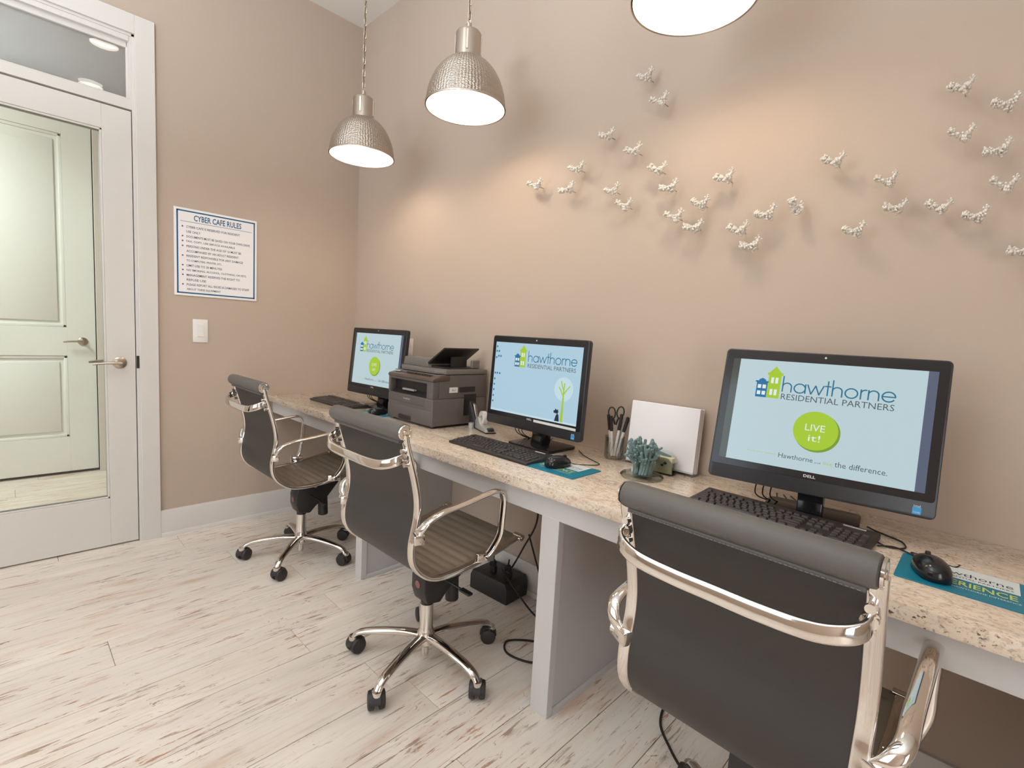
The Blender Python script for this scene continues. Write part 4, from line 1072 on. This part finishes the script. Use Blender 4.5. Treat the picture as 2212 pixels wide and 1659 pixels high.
for sg, ty in ((-1, 0.0), (1, 0.004)):
    q = B(); q.tube([Vector((sg*0.0165+0.0135*math.cos(a), 0.002*sg, 0.166+ty+0.023*math.sin(a)+sg*0.2*0.0135*math.cos(a))) for a in [2*PI*i/20 for i in range(20)]], 0.0028, 7, closed=True)
    q.tube(cr([(sg*0.002, 0, 0.120), (sg*0.006, 0, 0.135), (sg*0.012, 0, 0.146+ty)], 4), 0.0035, 7)
    obj('finger_loop', q, 'blackp', t)

# upright stack of paper in a clear stand
t = thing('paper_stack', 'white sheets standing upright in a clear holder against the wall', 'paper', (2.420, -0.062, HD), R(2))
rl = Matrix.Rotation(R(-5), 4, 'X')
PWd, PHt = 0.266, 0.233
for k in range(7):
    q = B(); dz = random.uniform(-0.002, 0.003); dx = random.uniform(-0.0015, 0.0015)
    q.box((dx, -0.012+k*0.0052, PHt/2+0.006+dz), (PWd, 0.0046, PHt), 0.0006, 1, M_=rl); obj('sheet_bundle', q, 'paper', t)
q = B(); q.rng(-0.140, 0.140, -0.022, 0.036, 0.0, 0.005, 0.001, 1); q.rng(-0.140, 0.140, -0.0185, -0.0165, 0.0, 0.012, 0.0008, 1, M_=rl); obj('holder', q, 'acryl', t)
t = thing('card_holder', 'clear acrylic holder of cream cards in front of the white paper', 'card holder', (2.452, -0.118, HD), R(4))
q = B(); q.rng(-0.052, 0.052, -0.026, 0.026, 0, 0.003, 0.0008, 1); q.prism([(-0.052, 0.003), (0.052, 0.003), (0.052, 0.040), (0.030, 0.062), (-0.052, 0.066)], 0.002, 'y', -0.016); q.prism([(-0.052, 0.003), (0.052, 0.003), (0.052, 0.055), (0.030, 0.078), (-0.052, 0.082)], 0.002, 'y', 0.024)
q.rng(-0.052, -0.050, -0.016, 0.024, 0, 0.05); q.rng(0.050, 0.052, -0.016, 0.024, 0, 0.045)
obj('holder', q, 'acryl', t)
for k in range(5):
    q = B(); q.box((-0.001, -0.012+k*0.006, 0.033), (0.094, 0.0045, 0.056), 0.0004, 1); obj('card_bundle', q, 'card', t)
q = B(); q.ball((0.012, -0.0165, 0.034), 0.006, 1, (1, 0.1, 0.8)); q.ball((0.022, -0.0165, 0.042), 0.007, 1, (1, 0.1, 0.8)); obj('printed_flower', q, 'matdark', t)
q = B(); q.prism([(-0.030, 0.066), (0.028, 0.058), (0.034, 0.066), (-0.030, 0.080)], 0.004, 'y', 0.010); obj('teal_card', q, 'tealcoral', t)

# coral sculpture on glass base
t = thing('coral_sculpture', 'blue green branching coral ornament on a clear glass base', 'ornament', (2.440, -0.228, HD))
q = B(); q.lathe([(0, 0), (0.070, 0), (0.074, 0.004), (0.072, 0.010), (0.060, 0.015), (0, 0.016)], 12); obj('glass_base', q, 'greenglass', t, sharp=20)
rc = random.Random(11); q = B()
for k in range(46):
    a = rc.uniform(0, 2*PI); r0 = rc.uniform(0.004, 0.028); lean = rc.uniform(0.15, 1.0)
    ht = rc.uniform(0.085, 0.142)*(1-0.22*lean)
    R1 = r0+lean*0.036
    p = [(r0*math.cos(a), r0*math.sin(a), 0.013), (r0*1.1*math.cos(a+0.2), r0*1.1*math.sin(a+0.2), 0.013+ht*0.35), (R1*0.8*math.cos(a+0.1), R1*0.8*math.sin(a+0.1), 0.013+ht*0.7), (R1*1.1*math.cos(a), R1*1.1*math.sin(a), 0.013+ht)]
    pp = cr(p, 4); n = len(pp)
    q.tube(pp, 0.0068, 7, scale=[1.1-0.35*i/(n-1) for i in range(n)])
    q.ball(pp[-1], 0.0062, 1)
    for j in range(3):
        i0 = rc.randint(4, n-3); a2 = a+rc.uniform(-1.3, 1.3); l2 = rc.uniform(0.012, 0.026)
        e = Vector(pp[i0])+Vector((l2*math.cos(a2), l2*math.sin(a2), l2*rc.uniform(0.2, 1.0)))
        q.tube([pp[i0], (Vector(pp[i0])+e)/2+Vector((0, 0, -0.002)), e], 0.0046, 6, scale=[1, 0.9, 0.8]); q.ball(e, 0.0046, 1)
obj('coral_branches', q, 'tealcoral', t, sharp=70)

# ------------------------------------------------------------------ wall things
# rules sign
SY0, SY1, SZ0, SZ1 = -1.085, -0.661, 1.361, 1.837
t = thing('rules_sign', 'white sign with blue border headed cyber cafe rules', 'sign', (0.0, (SY0+SY1)/2, (SZ0+SZ1)/2))
hw_, hh_ = (SY1-SY0)/2, (SZ1-SZ0)/2
q = B(); q.rng(0.001, 0.006, -hw_, hw_, -hh_, hh_, 0.001, 1); obj('sign_board', q, 'paper', t)
A = Matrix(((0, 0, 1, 0.0063), (1, 0, 0, 0), (0, 1, 0, 0), (0, 0, 0, 1)))
q = B(); bw, i0 = 0.0075, 0.012
for (x0, x1, y0, y1) in ((-hw_+i0, hw_-i0, hh_-i0-bw, hh_-i0), (-hw_+i0, hw_-i0, -hh_+i0, -hh_+i0+bw), (-hw_+i0, -hw_+i0+bw, -hh_+i0, hh_-i0), (hw_-i0-bw, hw_-i0, -hh_+i0, hh_-i0)):
    q.poly([(x0, y0, 0), (x1, y0, 0), (x1, y1, 0), (x0, y1, 0)], A)
obj('blue_border', q, 'signblue', t)
q = B(); q.poly([(-hw_+0.03, hh_-0.0725, 0), (hw_-0.03, hh_-0.0725, 0), (hw_-0.03, hh_-0.0705, 0), (-hw_+0.03, hh_-0.0705, 0)], A); obj('rule_line', q, 'signblue', t)
obj('heading_lettering', text_bm('CYBER CAFE RULES', -0.118, 0.125, hh_-0.063, hh_-0.031, A, bold=0.02), 'signblue', t)
lines = [(1, 'CYBER CAFE IS RESERVED FOR RESIDENT', 0.80), (0, 'USE ONLY', 0.20), (1, 'DOCUMENTS MUST BE SAVED ON YOUR OWN DRIVE', 0.96), (1, 'FAX, COPY, USE SERVICE AVAILABLE', 0.72), (1, 'PERSONS UNDER THE AGE OF 16 MUST BE', 0.82), (0, 'ACCOMPANIED BY AN ADULT RESIDENT', 0.78),
         (1, 'RESIDENT RESPONSIBLE FOR ANY DAMAGE', 0.85), (0, 'TO COMPUTERS, PRINTER, ETC.', 0.52), (1, 'LIMIT USE TO 30 MINUTES', 0.52), (1, 'NO SMOKING, ALCOHOL, CLOTHING, OR PETS', 0.90), (1, 'MANAGEMENT RESERVES THE RIGHT TO', 0.80), (0, 'REFUSE USE', 0.28), (1, 'PLEASE REPORT ALL ISSUES & DAMAGES TO STAFF', 0.95), (0, 'ABOUT THESE EQUIPMENT', 0.50)]
q = None; qb = B(); yy = hh_-0.093; lx = -hw_+0.058; full = 2*hw_-0.085
for (bul, s_, fw) in lines:
    q = text_bm(s_, lx, lx+full*fw, yy-0.0125, yy, A, b=q, bold=0.012)
    if bul: qb.poly([(p[0], p[1], 0) for p in disc_pts(-hw_+0.040, yy-0.006, 0.0042, 10)], A)
    yy -= 0.0262 if True else 0
obj('rules_lettering', q, 'signtext', t); obj('bullets', qb, 'signtext', t)
# light switch
t = thing('light_switch', 'white rocker light switch beside the door casing', 'switch', (0.0, -0.961, 1.167))
q = B(); q.rng(0, 0.006, -0.038, 0.038, -0.066, 0.066, 0.0025, 2); obj('switch_plate', q, 'white', t)
q = B(); q.prism([(0.005, -0.034), (0.009, -0.034), (0.0068, 0.0), (0.0095, 0.034), (0.005, 0.034)], 0.034, 'y', 0, bev=0.0008, seg=1); obj('rocker', q, 'white', t)
# outlet behind first computer
t = thing('wall_outlet', 'pale wall outlet plate half hidden behind the printer', 'outlet', (0.682, 0.0, 1.128))
q = B(); q.rng(-0.038, 0.038, -0.006, 0, -0.060, 0.060, 0.0025, 2); obj('outlet_plate', q, 'outlet', t)
for dz in (-0.02, 0.02):
    q = B(); q.prism(rrect(0.034, 0.028, 0.010, 4, 0, dz), 0.003, 'y', -0.0065); obj('socket', q, 'outlet', t)

# coral birds
def bird_mesh(seed, tail_up):
    rb = random.Random(seed); q = B()
    spine = cr([(-0.036, 0, 0.006+tail_up), (-0.022, 0, 0.002+tail_up*0.5), (-0.008, 0, -0.006), (0.006, 0, -0.010), (0.015, 0, -0.005), (0.018, 0, 0.003), (0.022, 0, 0.011)], 4)
    n = len(spine)
    q.tube(spine, 0.0040, 6)
    for i in range(n):
        u = i/(n-1)
        wd = 0.0150*math.exp(-((u-0.56)/0.18)**2)+0.0095*math.exp(-((u-0.12)/0.18)**2)+0.0035
        for j in range(7 if wd > 0.010 else 4 if wd > 0.007 else 2):
            a = rb.uniform(0, 2*PI); r = wd*rb.uniform(0.3, 1.0)
            q.ball(spine[i]+Vector((rb.uniform(-0.003, 0.003), r*math.cos(a), r*math.sin(a)*0.85)), rb.uniform(0.0036, 0.0060), 1)
    for (d, l) in (((0.15, 0, 1), 0.015), ((1.0, 0.1, 0.25), 0.011), ((-0.6, -0.4, 0.8), 0.010), ((0.7, -0.5, 0.9), 0.011)):
        e = spine[-1]+Vector(d).normalized()*l; q.tube([spine[-1], e], 0.0026, 5); q.ball(e, rb.uniform(0.0036, 0.0046), 1)
    for k in range(7):
        a = R(100+k*26); e = spine[rb.randint(0, 4)]+Vector((math.cos(a)*0.010, rb.uniform(-0.010, 0.010), math.sin(a)*0.010+0.002)); q.tube([spine[2], e], 0.0022, 5); q.ball(e, rb.uniform(0.0032, 0.0044), 1)
    for k in range(4):
        e = spine[int(n*0.6)]+Vector((rb.uniform(-0.012, 0.010), rb.uniform(-0.014, 0.006), rb.uniform(-0.014, 0.004))); q.tube([spine[int(n*0.6)], e], 0.0026, 5); q.ball(e, 0.0042, 1)
    return q.mesh('bird_body', 'coral', 80)
BM = [bird_mesh(1, 0.0), bird_mesh(2, 0.010), bird_mesh(3, -0.006), bird_mesh(5, 0.005)]
q = B(); q.cyl((0.004, 0, -0.006), (0.004, 0.052, -0.006), 0.0016, 6); PINM = q.mesh('mounting_pin', 'satin')
BIRDS = [
 ((1395,163),'small white coral bird at the very top of the flock, left of centre'),
 ((1427,216),'small white coral bird just below the topmost one'),
 ((1312,290),'small white coral bird above the left group, third from the top'),
 ((1370,324),'small white coral bird right and below the third one down'),
 ((1246,363),'small white coral bird second from the left end'),
 ((1157,399),'leftmost small white coral bird on the wall'),
 ((1226,407),'small white coral bird third from the left, slightly low'),
 ((1422,365),'small white coral bird just above the cream one in the middle left'),
 ((1323,410),'faint pinkish coral bird above the lowest one of the left group'),
 ((1349,443),'lowest small coral bird of the left group'),
 ((1446,403),'flat bodied coral bird in the middle, below another one'),
 ((1568,383),'coral bird standing alone right of centre with raised head'),
 ((1513,438),'coral bird at the top right of the tight trio'),
 ((1458,467),'coral bird at the left of the tight trio'),
 ((1499,489),'coral bird at the bottom of the tight trio'),
 ((1597,495),'coral bird just left above the lowest bird'),
 ((1655,461),'coral bird right above the lowest bird, with long tail'),
 ((1720,447),'narrow coral bird seen end on, with a long straight shadow'),
 ((1623,528),'lowest coral bird of the central flock'),
 ((1803,347),'coral bird alone in the gap before the right group, upper'),
 ((1846,497),'coral bird alone in the gap before the right group, lower'),
 ((1918,389),'coral bird at the upper left of the right group'),
 ((1936,447),'coral bird directly below the upper left one of the right group'),
 ((2081,187),'large coral bird at the very top of the right group'),
 ((2175,222),'large coral bird at the upper right edge of the photo'),
 ((2080,290),'large coral bird below the topmost one of the right group'),
 ((2159,321),'large pale coral bird at the right edge, third from the top'),
 ((2031,447),'coral bird left in the bottom row of the right group'),
 ((2110,465),'coral bird right in the bottom row of the right group'),
 ((2172,398),'large coral bird at the right edge, fourth from the top'),
 ((2212,540),'coral bird cut off by the right edge, lowest on that side'),
]
def on_y(uv, yv):
    d = f_ + r2*(uv[0]-1106)/FPX - u2*(uv[1]-829.5)/FPX
    tt = (yv-CY)/d.y
    return Vector((CX, CY, CZ))+d*tt
for i, (uv, lab) in enumerate(BIRDS):
    p = on_y(uv, -0.052)
    if i in (17,): rz = R(70)
    else: rz = 0.0
    k = 0.98 if uv[0] < 1500 else (1.02 if uv[0] < 1900 else 1.06)
    t = thing('coral_bird', lab, 'wall ornament', p, rz, 'white coral birds on the wall')
    u_px = uv[0]
    kx = 1.2 if u_px < 1300 else 1.0 if u_px < 1500 else 0.88 if u_px < 1700 else 0.78 if u_px < 1900 else 0.68
    t.scale = (k*kx, k, k*(0.95 if u_px < 1700 else 0.86 if u_px < 1900 else 0.78))
    link('bird_body', BM[i % 4], t, rot=(0, R([0, -6, 8, -3, 4][i % 5]), 0))
    if not rz: link('mounting_pin', PINM, t)
    else: link('mounting_pin', PINM, t, rot=(0, 0, -rz))

# ------------------------------------------------------------------ under the desk
t = thing('power_backup_box', 'black battery backup box with plugs on the floor under the desk', 'battery backup', (1.662, -0.108, 0), R(3))
q = B(); q.prism([(-0.120, 0), (0.120, 0), (0.120, 0.070), (0.105, 0.098), (-0.105, 0.098), (-0.120, 0.070)], 0.155, 'y', 0, bev=0.005); obj('box_body', q, 'blackp', t)
for i, (x, y) in enumerate(((-0.06, 0.02), (-0.02, -0.02), (0.03, 0.03), (0.07, -0.01))):
    q = B(); q.box((x, y, 0.112), (0.030, 0.026, 0.030), 0.004, 1); q.cyl((x, y, 0.12), (x+0.004, y, 0.160), 0.004, 8); obj('plug', q, 'cable', t)
cabs = [([(1.60, -0.09, 0.135), (1.60, -0.06, 0.30), (1.62, -0.03, 0.50), (1.66, -0.02, 0.74)], 'black cable rising straight from the battery box to the desk'),
        ([(1.73, -0.09, 0.14), (1.80, -0.10, 0.26), (1.86, -0.08, 0.42), (1.78, -0.03, 0.60), (1.72, -0.02, 0.74)], 'black cable bowing right from the battery box to the desk'),
        ([(1.70, -0.13, 0.13), (1.80, -0.16, 0.10), (1.92, -0.16, 0.03), (2.04, -0.17, 0.006), (2.10, -0.24, 0.006), (2.02, -0.31, 0.006), (1.98, -0.37, 0.006), (2.03, -0.42, 0.006), (2.12, -0.40, 0.006), (2.20, -0.33, 0.006)], 'black cable looping on the floor beside the white desk post'),
        ([(1.77, -0.03, 0.30), (1.88, -0.05, 0.12), (1.98, -0.08, 0.02), (2.08, -0.12, 0.006), (2.20, -0.14, 0.006)], 'black cable running along the floor towards the side panel')]
for p, lab in cabs:
    q = B(); q.tube(cr(p, 8), 0.0042, 7); tag(obj('power_cable', q, 'cable'), lab, 'cable')
q = B(); q.tube(cr([(2.60, -0.03, 0.22), (2.60, -0.045, 0.08), (2.595, -0.10, 0.006), (2.588, -0.20, 0.005), (2.62, -0.30, 0.005), (2.69, -0.37, 0.005), (2.735, -0.405, 0.005)], 8), 0.0042, 7)
tag(obj('power_cable', q, 'cable'), 'black cable on the floor beneath the nearest chair back', 'cable')
